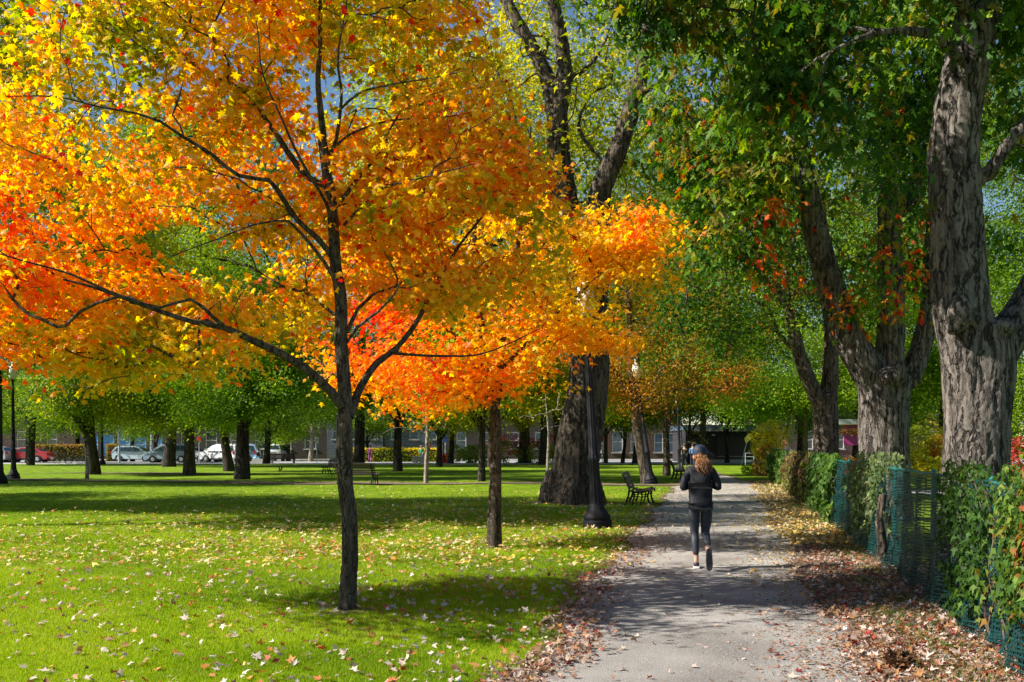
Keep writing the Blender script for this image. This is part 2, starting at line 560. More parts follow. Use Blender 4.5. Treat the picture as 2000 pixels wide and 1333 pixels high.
# ------------------------------------------------------------------ colour ramps for foliage
def ramp(u, stops):
    u = np.clip(u, 0, 1)
    xs = [s[0] for s in stops]; cs = np.array([s[1] for s in stops])
    return np.stack([np.interp(u, xs, cs[:, k]) for k in range(3)], 1)

AUT = [(0.0, (0.16, 0.22, 0.012)), (0.20, (0.36, 0.36, 0.012)), (0.42, (0.80, 0.53, 0.035)), (0.6, (0.85, 0.34, 0.02)), (0.78, (0.85, 0.19, 0.025)), (0.92, (0.72, 0.07, 0.025)), (1.0, (0.62, 0.03, 0.035))]
YGR = [(0.0, (0.06, 0.13, 0.015)), (0.35, (0.16, 0.25, 0.018)), (0.65, (0.42, 0.43, 0.02)), (1.0, (0.72, 0.54, 0.03))]
GRN = [(0.0, (0.012, 0.045, 0.010)), (0.4, (0.045, 0.12, 0.012)), (0.7, (0.15, 0.26, 0.016)), (1.0, (0.32, 0.40, 0.02))]
GRL = [(0.0, (0.03, 0.085, 0.010)), (0.4, (0.15, 0.27, 0.012)), (1.0, (0.44, 0.52, 0.025))]

# ------------------------------------------------------------------ tree builder
def in_crown(N, ell, seed, clump=0.0, shell=0.35, cut=None):
    r = np.random.default_rng(seed)
    wts = np.array([e[2] if len(e) > 2 else e[1][0]*e[1][1]*e[1][2] for e in ell], float); wts /= wts.sum()
    out = []
    tries = 0
    while len(out) < N and tries < 60:
        tries += 1
        k = r.choice(len(ell), N*2, p=wts)
        d = r.normal(size=(N*2, 3)); d /= np.linalg.norm(d, axis=1, keepdims=True)
        rad = r.uniform(0, 1, (N*2, 1))**(1/3.0*(1-shell)+0.02)
        c = np.array([ell[i][0] for i in k]); s = np.array([ell[i][1] for i in k])
        p = c + d*rad*s
        if clump: p = p[fbm(p*clump+seed, 2) > -0.12]
        if cut is not None: p = p[cut(p)]
        out += list(p)
    return np.array(out[:N])

def tree(name, label, base, limbs, ell, nt, lp, size, tpl, colf, bark, seed=1, group=None, step=0.25, twig=0.004,
         spread=(0.35, 0.35, 0.12), droop=(0.1, 0.9), tilt=0.5, cut=None, clump=0.0, shell=0.35, mat=None, cat='tree',
         vox=None, ridge=(0.02, 5.0), lumps=None, zatt=0.0, rok=9, wob=0.03, twigpts=0.5, ex=0.45, ns=6, extra=None, parts=None):
    global rng
    rng = np.random.default_rng(seed*101+3)
    root = thing(name, label, cat, (float(base[0]), float(base[1]), 0.0), 0, group)
    sk = Skel()
    for l in limbs: sk.limb(l, step, wob=wob, r_ok=rok)
    sk.ok[:sk.n] &= sk.p[:sk.n, 2] > zatt
    nl = len(sk.chains)
    T = in_crown(nt, ell, seed, clump, shell, cut)
    tips = sk.grow(T, step, wob=wob)
    sk.finish(tips, twig, ex)
    geo = sk.geo()
    if vox:
        big = [(p, r) for p, r in geo[:nl]]
        m = capped_tubes(big, 18)
        if lumps:
            for c, rr, sq in lumps: m.ball(c, rr, 16, 10, sq)
        v, n, l, z = remesh(*mb_arrays(m), vox)
        v = bark_disp(v, n, ridge[0], ridge[1])
        V2, L2, S2 = tubes(geo[nl:], ns)
        V = np.vstack([v, V2]); L = np.concatenate([l, L2+len(v)]); S = np.concatenate([z, S2])
    else:
        V, L, S = tubes(geo, ns)
    np_mesh('trunk', V, L, S, bark, root, smooth=True)
    # leaves round the twigs
    A = []; O = []
    tp = np.array(tips)
    pp = sk.p[tp]; par = sk.p[np.maximum(sk.par[np.maximum(sk.par[np.maximum(sk.par[tp], 0)], 0)], 0)]
    o = pp-par
    n_each = np.maximum(1, rng.poisson(lp, len(tp)))
    idx = np.repeat(np.arange(len(tp)), n_each); N = len(idx)
    along = rng.uniform(-1, 0.35, (N, 1))*twigpts
    pos = pp[idx] + norm(o)[idx]*along + rng.normal(size=(N, 3))*np.array(spread)
    pos[:, 2] -= 0.25*np.linalg.norm((pos-pp[idx])[:, :2], axis=1)**2/max(spread[0], .1)*0.5
    if cut is not None:
        k = cut(pos); pos = pos[k]; idx = idx[k]; N = len(pos)
    t, n = leaf_dirs(N, pos-pp[idx] + o[idx]*0.2, droop, tilt)
    sz = size*rng.uniform(0.65, 1.25, N)
    c = colf(pos, rng)
    c = c*rng.uniform(0.8, 1.2, (N, 1))
    leaves('crown', tpl, pos, t, n, sz, c, mat or M_leafg, root)
    return root, sk

# ================================================================== THE SETTING
def path_l(y):   # left edge of the gravel
    return -1.42 + 0.2*y + 0.10*np.sin(y*0.9) + 0.07*np.sin(y*2.3+1)
def fence_x(y):
    return 2.3 + 0.22*y
def path_r(y):
    return 0.95 + 0.22*y + 0.12*np.sin(y*0.7+2) + 0.05*np.sin(y*2.9) - np.clip((y-44)/40, 0, 1)*4.5
def hgt(x, y):
    x = np.asarray(x, float); y = np.asarray(y, float)
    m = np.clip((path_l(y)-x-0.3)/2.0, 0, 1) + np.clip((x-fence_x(y)-0.5)/3, 0, 1)
    m = m*np.clip((84-y)/12, 0, 1)
    p = np.stack([x*0.16, y*0.16, x*0+2.2], -1)
    return 0.10*m*fbm(p, 2)

def grid(name, xs, ys, zf, mat, kind='structure'):
    X, Y = np.meshgrid(xs, ys)
    Z = zf(X, Y)
    V = np.stack([X, Y, Z], -1).reshape(-1, 3)
    nx, ny = len(xs), len(ys)
    i, j = np.meshgrid(np.arange(nx-1), np.arange(ny-1))
    a = (j*nx+i).ravel()
    L = np.stack([a, a+1, a+nx+1, a+nx], 1).ravel()
    ob = np_mesh(name, V, L, np.full(len(a), 4), mat, smooth=True)
    ob['kind'] = kind
    return ob

def strip(name, ys, xl, xr, z, mat, nx=8, skirt=False):
    V = []; 
    for y in ys:
        a, b = xl(y), xr(y)
        for k in range(nx+1): V.append((a+(b-a)*k/nx, y, z))
    L = []; n = nx+1
    for j in range(len(ys)-1):
        for i in range(nx): L += [j*n+i, j*n+i+1, (j+1)*n+i+1, (j+1)*n+i]
    ob = np_mesh(name, np.array(V), L, np.full(len(L)//4, 4), mat)
    ob['kind'] = 'structure'
    return ob

def groundmat(name, cols, scales, bump=0.6, rough=0.9, dist=0.03, speck=None):
    m, t, o = newmat(name)
    p = t.nodes.new('ShaderNodeBsdfPrincipled'); p.inputs['Roughness'].default_value = rough; p.inputs['Specular IOR Level'].default_value = 0.15
    tc = t.nodes.new('ShaderNodeTexCoord')
    n1 = t.nodes.new('ShaderNodeTexNoise'); n1.inputs['Scale'].default_value = scales[0]; n1.inputs['Detail'].default_value = 5
    n2 = t.nodes.new('ShaderNodeTexNoise'); n2.inputs['Scale'].default_value = scales[1]; n2.inputs['Detail'].default_value = 8; n2.inputs['Roughness'].default_value = 0.75
    r1 = t.nodes.new('ShaderNodeValToRGB'); r1.color_ramp.elements[0].position = 0.35; r1.color_ramp.elements[1].position = 0.65
    r1.color_ramp.elements[0].color = (*cols[0], 1); r1.color_ramp.elements[1].color = (*cols[1], 1)
    r2 = t.nodes.new('ShaderNodeMapRange'); r2.inputs[1].default_value = 0.3; r2.inputs[2].default_value = 0.7; r2.inputs[3].default_value = 0.7; r2.inputs[4].default_value = 1.3
    hs = t.nodes.new('ShaderNodeHueSaturation')
    b = t.nodes.new('ShaderNodeBump'); b.inputs['Strength'].default_value = bump; b.inputs['Distance'].default_value = dist
    L = t.links.new
    for n in (n1, n2): L(tc.outputs['Object'], n.inputs['Vector'])
    L(n1.outputs['Fac'], r1.inputs[0]); L(n2.outputs['Fac'], r2.inputs[0]); L(r2.outputs[0], hs.inputs['Value'])
    L(r1.outputs[0], hs.inputs['Color'])
    last = hs.outputs[0]
    if speck:
        v = t.nodes.new('ShaderNodeTexVoronoi'); v.inputs['Scale'].default_value = speck[0]
        mr = t.nodes.new('ShaderNodeMapRange'); mr.inputs[1].default_value = speck[1]; mr.inputs[2].default_value = speck[1]+0.05
        mr.inputs[3].default_value = 1; mr.inputs[4].default_value = 0
        mx = t.nodes.new('ShaderNodeMix'); mx.data_type = 'RGBA'
        L(tc.outputs['Object'], v.inputs['Vector']); L(v.outputs['Distance'], mr.inputs[0])
        L(mr.outputs[0], mx.inputs[0]); L(last, mx.inputs[6]); mx.inputs[7].default_value = (*speck[2], 1)
        last = mx.outputs[2]
    L(last, p.inputs['Base Color'])
    L(n2.outputs['Fac'], b.inputs['Height']); L(b.outputs[0], p.inputs['Normal'])
    L(p.outputs[0], o.inputs[0])
    return m

M_grass = groundmat('lawn', ((0.10, 0.18, 0.006), (0.22, 0.32, 0.010)), (1.3, 60), 1.0, 0.9, 0.05)
M_gravel = groundmat('gravel', ((0.27, 0.252, 0.233), (0.46, 0.432, 0.40)), (0.9, 75), 1.0, 0.9, 0.03, (38, 0.2, (0.52, 0.50, 0.47)))
M_dirt = groundmat('dirt', ((0.11, 0.075, 0.05), (0.24, 0.18, 0.125)), (2.5, 45), 0.9, 0.95, 0.03)
M_asph = groundmat('asphalt', ((0.24, 0.24, 0.25), (0.32, 0.32, 0.33)), (0.6, 30), 0.3, 0.9, 0.01)
M_conc = groundmat('concrete', ((0.42, 0.40, 0.37), (0.55, 0.52, 0.48)), (0.8, 20), 0.3, 0.9, 0.01)

xs = np.concatenate([np.linspace(-500, -62, 12), np.linspace(-60, 60, 241), np.linspace(62, 500, 12)])
ys = np.concatenate([np.linspace(-40, 3, 8), np.linspace(4, 88, 169), np.linspace(92, 900, 20)])
grid('ground', xs, ys, hgt, M_grass)
yy = np.arange(2, 88.3, 0.35)
strip('verge', yy, lambda y: float(path_l(y))-0.16+0.1*math.sin(y*5.1), lambda y: float(fence_x(y))+0.5 if y < 48 else float(path_r(y))+0.25, 0.006, M_dirt, 10)
strip('path', yy, lambda y: float(path_l(y)), lambda y: float(path_r(y)), 0.012, M_gravel, 6)
def zz(o):
    # drapes a strip on the rolling lawn
    me = o.data; n = len(me.vertices); v = np.zeros(n*3, np.float32); me.vertices.foreach_get('co', v); v = v.reshape(-1, 3)
    v[:, 2] += hgt(v[:, 0], v[:, 1]); me.vertices.foreach_set('co', v.ravel()); me.update()
def cross_strip(name, xs_, yc, hw, z, mat):
    V = []; nn = 4
    for x in xs_:
        c, h = yc(x), hw(x)
        for k in range(nn+1): V.append((x, c-h+2*h*k/nn, z))
    L = []; n = nn+1
    for j in range(len(xs_)-1):
        for i in range(nn): L += [j*n+i, (j+1)*n+i, (j+1)*n+i+1, j*n+i+1]
    ob = np_mesh(name, np.array(V), L, np.full(len(L)//4, 4), mat); ob['kind'] = 'structure'; zz(ob); return ob
cross_strip('dirt_path', np.arange(-34, 7.6, 0.5), lambda x: 45.5-0.18*(x+10)+0.3*math.sin(x*0.8), lambda x: 0.9+0.2*math.sin(x*1.9), 0.03, M_dirt)
cross_strip('worn_ground', np.arange(-30, -12, 0.5), lambda x: 60.0+0.2*math.sin(x*0.8), lambda x: 0.8*math.sin((x+30)/18*PI)**0.5+0.05, 0.03, M_dirt)
cross_strip('garden_path', np.arange(9.5, 32, 0.5), lambda x: 33.0+0.12*x, lambda x: 1.6, 0.03, M_conc)

def slab(name, x0, x1, y0, y1, z0, z1, mat):
    m = MB(); m.box(((x0+x1)/2, (y0+y1)/2, (z0+z1)/2), (x1-x0, y1-y0, z1-z0)); o = m.build(name, mat); o['kind'] = 'structure'; return o
slab('pavement', -160, 17.0, 88.6, 91.3, -0.3, 0.05, M_conc)
slab('road', -160, 160, 91.3, 110.0, -0.3, 0.012, M_asph)
slab('far_pavement', -160, 160, 110.0, 112.5, -0.3, 0.13, M_conc)

# lawn blades --------------------------------------------------------------
rng = np.random.default_rng(11)
def blades(name, y0, y1, n, hmin, hmax, wd, xr=None, col=None):
    u = rng.uniform(0, 1, n)
    Y = 1/((1/y0)*(1-u)+(1/y1)*u)            # denser near the camera
    if xr is None:
        X = rng.uniform(-0.53*Y, path_l(Y)-0.02+0.12*rng.random(n), n)
    else:
        X = xr(Y)
    fade = (path_l(Y)-X) < 0.35*rng.random(n)**1.5
    if xr is None:
        X = X[~fade]; Y = Y[~fade]
    n = len(X)
    Z = hgt(X, Y)
    a = rng.uniform(0, 2*PI, n); h = rng.uniform(hmin, hmax, n); lean = rng.uniform(0.1, 0.9, n)*h
    b = rng.uniform(0, 2*PI, n)
    p0 = np.stack([X-np.cos(a)*wd/2, Y-np.sin(a)*wd/2, Z-0.005], 1)
    p1 = np.stack([X+np.cos(a)*wd/2, Y+np.sin(a)*wd/2, Z-0.005], 1)
    p2 = np.stack([X+np.cos(b)*lean, Y+np.sin(b)*lean, Z+h], 1)
    V = np.stack([p0, p1, p2], 1).reshape(-1, 3)
    q = np.stack([X*0.9, Y*0.9, X*0], 1)
    f = 0.45+0.5*fbm(q, 3)+0.3*fbm(q*0.3+8, 2)+rng.normal(0, 0.2, n)
    C = ramp(f, col or [(0, (0.13, 0.23, 0.008)), (0.5, (0.29, 0.42, 0.012)), (0.9, (0.44, 0.54, 0.022)), (1, (0.52, 0.46, 0.12))])
    ob = np_mesh(name, V, np.arange(3*n), np.full(n, 3), M_blade, None, np.repeat(C, 3, 0))
    ob['kind'] = 'stuff'
    return ob
blades('grass', 6.5, 15, 380000, 0.018, 0.042, 0.007)
blades('grass', 15, 42, 200000, 0.02, 0.05, 0.014)
def vx(Y): return path_r(Y)+0.1+np.abs(rng.normal(0, 0.6, len(Y)))
def clumpy(Y):
    X = path_r(Y)+rng.uniform(0.0, 1.6, len(Y)); return X
def verge_grass():
    c = rng.uniform(0, 1, (60, 2)); Y = []; X = []
    for a, b in c:
        y = 7+a**1.3*38; x = float(path_r(y))+0.5+b*0.9
        k = rng.integers(60, 240)
        Y.append(y+rng.normal(0, 0.25, k)); X.append(x+rng.normal(0, 0.16, k))
    return np.concatenate(X), np.concatenate(Y)
gx, gy = verge_grass()
def blades_at(name, X, Y, hmin, hmax, wd):
    global rng
    n = len(X); Z = hgt(X, Y)
    a = rng.uniform(0, 2*PI, n); h = rng.uniform(hmin, hmax, n); lean = rng.uniform(0.1, 0.9, n)*h; b = rng.uniform(0, 2*PI, n)
    V = np.stack([np.stack([X-np.cos(a)*wd/2, Y-np.sin(a)*wd/2, Z], 1), np.stack([X+np.cos(a)*wd/2, Y+np.sin(a)*wd/2, Z], 1), np.stack([X+np.cos(b)*lean, Y+np.sin(b)*lean, Z+h], 1)], 1).reshape(-1, 3)
    C = ramp(rng.uniform(0, 1, n), [(0, (0.05, 0.11, 0.01)), (1, (0.16, 0.24, 0.02))])
    ob = np_mesh(name, V, np.arange(3*n), np.full(n, 3), M_blade, None, np.repeat(C, 3, 0)); ob['kind'] = 'stuff'
blades_at('grass', gx, gy, 0.04, 0.10, 0.009)

# fallen leaves ------------------------------------------------------------
LIT = [(0.0, (0.55, 0.44, 0.41)), (0.20, (0.46, 0.35, 0.28)), (0.40, (0.31, 0.21, 0.145)), (0.60, (0.20, 0.11, 0.07)), (0.72, (0.36, 0.20, 0.08)), (0.87, (0.34, 0.13, 0.06)), (0.95, (0.38, 0.05, 0.04)), (1.0, (0.20, 0.03, 0.03))]
LITY = [(0.0, (0.55, 0.48, 0.34)), (0.35, (0.60, 0.50, 0.22)), (0.6, (0.62, 0.42, 0.05)), (0.8, (0.42, 0.26, 0.08)), (0.93, (0.30, 0.16, 0.08)), (1.0, (0.6, 0.15, 0.04))]
def litter(name, X, Y, s0, s1, pal, zoff=0.02, tilt=0.35, tpl=None, flat=0.0):
    n = len(X)
    pos = np.stack([X, Y, hgt(X, Y)+zoff*rng.uniform(0.6, 1.6, n)], 1)
    a = rng.uniform(0, 2*PI, n)
    t = np.stack([np.cos(a), np.sin(a), rng.normal(0, tilt*0.6, n)], 1)
    nr = np.stack([rng.normal(0, tilt, n), rng.normal(0, tilt, n), np.where(rng.random(n) < 0.5, 1, -1)], 1)
    sz = rng.uniform(s0, s1, n)
    pos[:, 2] += sz*np.abs(t[:, 2])*0.35
    C = ramp(rng.random(n), pal)*rng.uniform(0.75, 1.2, (n, 1))
    ob = leaves(name, tpl or TMID, pos, norm(t), norm(nr), sz, C, M_litter, None, 3.0)
    ob['kind'] = 'stuff'
    return ob
rng = np.random.default_rng(21)
def samp(n, y0, y1, pw=1.0):
    u = rng.random(n); return 1/((1/y0)*(1-u)+(1/y1)*u)
# right verge, thick
n = 24000; Y = samp(n, 6.8, 48); X = path_r(Y)-0.15+(fence_x(Y)+0.35-path_r(Y))*rng.beta(1.5, 1.0, n)
near = Y < 17
h1 = near & (np.arange(len(X)) % 2 == 0); h2 = near & ~h1
litter('fallen_leaves', X[h1], Y[h1], 0.025, 0.08, LIT, 0.02, 0.5)
litter('fallen_leaves', X[h2], Y[h2], 0.015, 0.06, LIT, 0.015, 0.5, TSIM)
litter('fallen_leaves', X[~near], Y[~near], 0.06, 0.14, LITY, 0.025, 0.4, TSIM)
# on the gravel
n = 12000; Y = samp(n, 6.8, 60); w_ = rng.beta(0.9, 0.55, n); X = path_l(Y)+(path_r(Y)-path_l(Y))*w_
k = (rng.random(n) < 0.12+0.88*np.clip((Y-13)/9, 0, 1)*1.0) & ((w_ > 0.72) | (rng.random(n) < 0.3+0.5*np.clip((Y-16)/10, 0, 1)))
X = X[k]; Y = Y[k]; near = Y < 11
litter('fallen_leaves', X[near], Y[near], 0.02, 0.075, LIT, 0.016, 0.4)
litter('fallen_leaves', X[~near], Y[~near], 0.04, 0.10, LITY, 0.016, 0.3, TSIM)
n = 2600; Y = samp(n, 6.8, 16); X = path_r(Y)-np.abs(rng.normal(0, 0.45, n)); litter('fallen_leaves', X, Y, 0.015, 0.05, LIT, 0.015, 0.4, TSIM)
# left edge of the path
n = 3400; Y = samp(n, 6.8, 40); X = path_l(Y)+rng.normal(0.08, 0.16+0.02*np.clip(Y-10, 0, 9), n)
litter('fallen_leaves', X[::2], Y[::2], 0.02, 0.07, LIT, 0.025, 0.6, TSIM)
litter('fallen_leaves', X[1::2], Y[1::2], 0.03, 0.09, LIT, 0.025, 0.6)
# on the lawn
n = 44000; Y = samp(n, 6.6, 46); X = rng.uniform(-0.53, 0.28, n)*Y
dn = 0.016 + 0.03*np.exp(-((X-0.0)**2)/6)*(Y < 13) + 0.85*np.exp(-((Y-24)/8.5)**2)*np.exp(-((X-0.5)/7.5)**2) + 0.2*(Y > 14)*(Y < 40)*np.exp(-((X+6)/6)**2)
dn *= 0.6+0.8*np.clip(0.5+fbm(np.stack([X*0.8, Y*0.8, X*0], 1), 2), 0, 1)
k = (rng.random(n) < dn) & (X < path_l(Y)-0.05)
X = X[k]; Y = Y[k]; near = Y < 13.5
litter('fallen_leaves', X[near], Y[near], 0.03, 0.09, [(0.0, (0.60, 0.50, 0.46)), (0.5, (0.55, 0.44, 0.36)), (0.62, (0.28, 0.14, 0.08)), (0.75, (0.5, 0.25, 0.08)), (0.9, (0.45, 0.06, 0.04)), (1, (0.6, 0.4, 0.08))], 0.03, 0.6)
litter('fallen_leaves', X[~near], Y[~near], 0.07, 0.14, LITY, 0.05, 0.35, TSIM)

# ================================================================== NEAR TREES
def PL(pts, Y0, Y1, r0, r1, pw=1.0):
    """limb from photograph positions, going from distance Y0 to Y1"""
    n = len(pts); out = []
    for i, (px, py) in enumerate(pts):
        u = i/(n-1); Y = Y0+(Y1-Y0)*u; q = P(px, py, Y)
        out.append([q[0], q[1], q[2], r0+(r1-r0)*u**pw])
    return out

# ---- the orange maple in front
b = G(680, 1198); YH = b[1]
def hero_col(p, r):
    n = 0.34*fbm(p*0.8+4, 2)+0.22*fbm(p*2.2, 1)
    u = 0.435 + 1.15*n + 0.10*np.exp(-((p[:, 2]-4.3)/0.9)**2) - 0.04*np.clip(p[:, 2]-6, 0, 1.5) + 0.02*np.clip((-2.0-p[:, 0])/2.5, -1, 1) + 0.10*np.clip((4.2-p[:, 2])/1.5, -1, 1) + r.normal(0, 0.09, len(p))
    u = np.where(r.random(len(p)) < 0.03, 0.97, u)
    u = np.where(r.random(len(p)) < 0.04, 0.05, u)
    return ramp(u, AUT)
def hero_cut(p):
    px = 1000+p[:, 0]/p[:, 1]*F
    zb = np.interp(p[:, 0], [-6, -5, -4, -3, -2.2, -1.7, -1.2, -0.5, 0.5, 1.5], [2.2, 2.12, 2.2, 2.35, 2.75, 3.3, 3.2, 3.0, 3.2, 3.9])
    # the side towards the camera is thinly leaved, so the limbs show
    front = (YH-0.1-p[:, 1])/1.0
    hh = (np.abs(np.sin(p[:, 0]*917.3+p[:, 2]*313.7+p[:, 1]*77.1))*43.7) % 1.0
    thin = hh < np.clip(front, 0, 1)*0.88*(p[:, 2] < 6.4)*np.clip((p[:, 0]+4.6)/1.0, 0.35, 1)
    xm = np.interp(p[:, 2], [2, 3.3, 4.2, 5.0, 6.0, 7.5], [0.2, 0.5, 0.75, 0.25, -0.15, -0.4])
    q = np.stack([p[:, 0]*0.55, p[:, 1]*0.55, p[:, 2]*1.9+0.25*np.abs(p[:, 0]+1.65)], 1)
    gap = (fbm(q+3, 2) < -0.13) & (p[:, 2] < 6.0)
    return (p[:, 2] > zb) & ~thin & ~gap & (p[:, 0] < xm)
H = YH
hero_limbs = [
    [[b[0], b[1], -0.1, 0.115], [b[0], b[1], 0.08, 0.096]] + PL([(680,1120),(679,1000),(677,880),(675,790),(670,700),(664,600),(658,500),(650,410),(640,330),(632,265)], H, H, 0.084, 0.045),
    PL([(632,265),(628,200),(622,120),(620,20),(624,-120),(630,-260)], H, H+0.4, 0.036, 0.010),
    PL([(672,800),(650,770),(600,722),(545,688),(500,668),(440,640),(380,628),(320,610),(250,585),(180,560),(120,545)], H, H-1.5, 0.052, 0.008),
    PL([(440,640),(370,585),(309,602),(210,571),(135,538),(60,514),(-20,490)], H-0.8, H-2.2, 0.018, 0.005),
    PL([(683,815),(703,765),(738,710),(770,680),(820,620),(852,555),(900,480),(950,410),(1000,330)], H, H+1.4, 0.048, 0.008),
    PL([(764,690),(800,692),(870,694),(930,693),(985,675),(1060,640)], H+0.4, H+1.5, 0.018, 0.005),
    PL([(678,650),(700,605),(730,578),(775,562),(810,540),(870,535)], H, H+0.5, 0.022, 0.006),
    PL([(679,668),(700,640),(735,610),(768,575),(780,555)], H, H-0.9, 0.018, 0.006),
    PL([(661,620),(630,595),(590,570),(560,565),(500,530),(430,500)], H, H+1.3, 0.02, 0.006),
    PL([(662,560),(630,510),(585,455),(560,430),(500,440),(420,470),(330,500)], H, H-0.7, 0.022, 0.005),
    PL([(655,510),(620,465),(585,430),(540,372),(522,355),(470,345),(420,303),(360,268),(315,237),(270,220),(200,206),(110,192),(0,188)], H, H-1.6, 0.032, 0.005),
    PL([(645,365),(600,345),(545,275),(515,235),(490,185),(400,140),(368,118),(300,65),(230,5),(160,-60)], H, H+0.3, 0.036, 0.006),
    PL([(659,400),(690,362),(715,330),(748,290),(760,262),(790,215),(840,150)], H, H+1.0, 0.026, 0.006),
    PL([(640,320),(655,275),(665,225),(668,175),(661,130),(664,60),(680,-40)], H, H-0.8, 0.022, 0.006),
    PL([(642,300),(680,262),(740,240),(800,235),(870,229),(940,215)], H, H+0.5, 0.016, 0.004),
    PL([(664,215),(700,185),(760,165),(840,152),(900,140)], H-0.4, H-1.3, 0.014, 0.004),
    PL([(672,440),(705,405),(740,370),(800,355),(860,340),(930,320)], H, H-1.2, 0.018, 0.005),
    PL([(655,470),(640,400),(600,330),(560,250),(520,150),(500,40)], H, H-2.0, 0.02, 0.005),
]
hero_ell = [((b[0]-1.3, H+0.4, 4.6), (3.3, 2.7, 2.0), 34), ((b[0]-2.7, H-0.4, 3.6), (2.3, 1.8, 1.1), 15), ((b[0]+0.0, H, 5.3), (1.95, 2.0, 1.6), 14), ((b[0]-0.9, H+0.1, 6.9), (2.4, 2.0, 1.5), 14), ((b[0]+1.1, H+0.9, 4.2), (1.6, 1.2, 0.9), 5), ((b[0]-2.7, H-1.0, 2.6), (1.7, 1.0, 0.45), 4)]
tree('maple_tree', 'young maple glowing orange and yellow with slim grey trunk nearest on the lawn', b, hero_limbs, hero_ell, 1000, 56, 0.084, TMAP, hero_col, M_bark_young,
     seed=5, step=0.12, twig=0.0032, spread=(0.25, 0.25, 0.055), droop=(0.15, 1.1), tilt=0.5, cut=hero_cut, zatt=2.2, wob=0.03, mat=M_leaf, shell=0.4, twigpts=0.5)

# ---- the second young maple
b = G(965, 1066); H = b[1]
def sec_col(p, r):
    n = 0.36*fbm(p*0.7+14, 2)+0.2*fbm(p*2.1, 1)
    px = (p[:, 0]-b_sec[0])
    red = np.exp(-((p[:, 0]+0.75)/0.8)**2-((p[:, 2]-7.6)/1.0)**2)*0.6 + np.exp(-((p[:, 0]+2.4)/1.3)**2-((p[:, 2]-3.6)/1.0)**2)*0.40
    u = 0.50+n+red+r.normal(0, 0.08, len(p))
    return ramp(u, AUT)
b_sec = b
def sec_cut(p):
    zb = np.interp(p[:, 0]-b_sec[0], [-3, -2.2, -1.2, -0.4, 0.6, 1.4, 2.2, 3], [2.3, 2.0, 1.9, 2.35, 2.2, 2.5, 3.0, 3.9])
    zt = np.interp(p[:, 0]-b_sec[0], [-3, -1.5, 0.0, 0.35, 0.6, 1.5, 1.8, 3], [7, 9, 9, 6.8, 7.3, 7.3, 5.8, 5.6])
    q = np.stack([p[:, 0]*0.6, p[:, 1]*0.6, p[:, 2]*1.7], 1)
    return (p[:, 2] > zb) & (p[:, 2] < zt) & (fbm(q+5, 2) > -0.22)
sec_limbs = [
    [[b[0], b[1], -0.1, 0.17], [b[0], b[1], 0.1, 0.135]] + PL([(966,1010),(968,950),(968,880),(965,810),(957,770),(950,740),(948,700),(935,600),(925,480),(930,350)], H, H+0.3, 0.118, 0.035),
    PL([(966,800),(973,770),(975,720),(985,640),(1000,540),(1020,430),(1030,330),(1035,250)], H, H-0.3, 0.075, 0.02),
    PL([(975,725),(1010,690),(1060,640),(1110,590),(1170,540),(1230,470),(1290,390)], H, H-0.5, 0.045, 0.01),
    PL([(952,755),(920,700),(880,650),(830,600),(770,540),(740,470)], H, H-0.4, 0.045, 0.01),
    PL([(948,720),(910,745),(860,775),(800,780),(750,770)], H, H+0.5, 0.02, 0.006),
    PL([(985,640),(1040,620),(1110,640),(1180,650),(1240,660)], H, H-1.0, 0.025, 0.006),
    PL([(935,600),(880,520),(850,420),(860,300),(900,200)], H, H+0.8, 0.035, 0.008),
    PL([(1000,540),(1060,480),(1110,400),(1150,320)], H-0.2, H+0.9, 0.03, 0.008),
]
sec_ell = [((b[0]-0.1, H, 4.6), (2.6, 2.2, 2.1), 30), ((b[0]-1.4, H-0.2, 3.3), (1.6, 1.4, 1.2), 9), ((b[0]+1.4, H-0.3, 4.3), (1.6, 1.4, 1.3), 12), ((b[0]+1.9, H-0.5, 5.3), (1.1, 0.9, 0.6), 4), ((b[0]-0.5, H+0.1, 6.6), (1.5, 1.4, 1.7), 11)]
tree('maple_tree', 'second young maple with forked pale trunk and orange red crown beside the big tree', b, sec_limbs, sec_ell, 430, 50, 0.11, TMID, sec_col, M_bark_young,
     seed=8, step=0.2, twig=0.004, spread=(0.27, 0.27, 0.08), droop=(0.15, 1.0), tilt=0.45, cut=sec_cut, zatt=2.3, mat=M_leaf, shell=0.35)

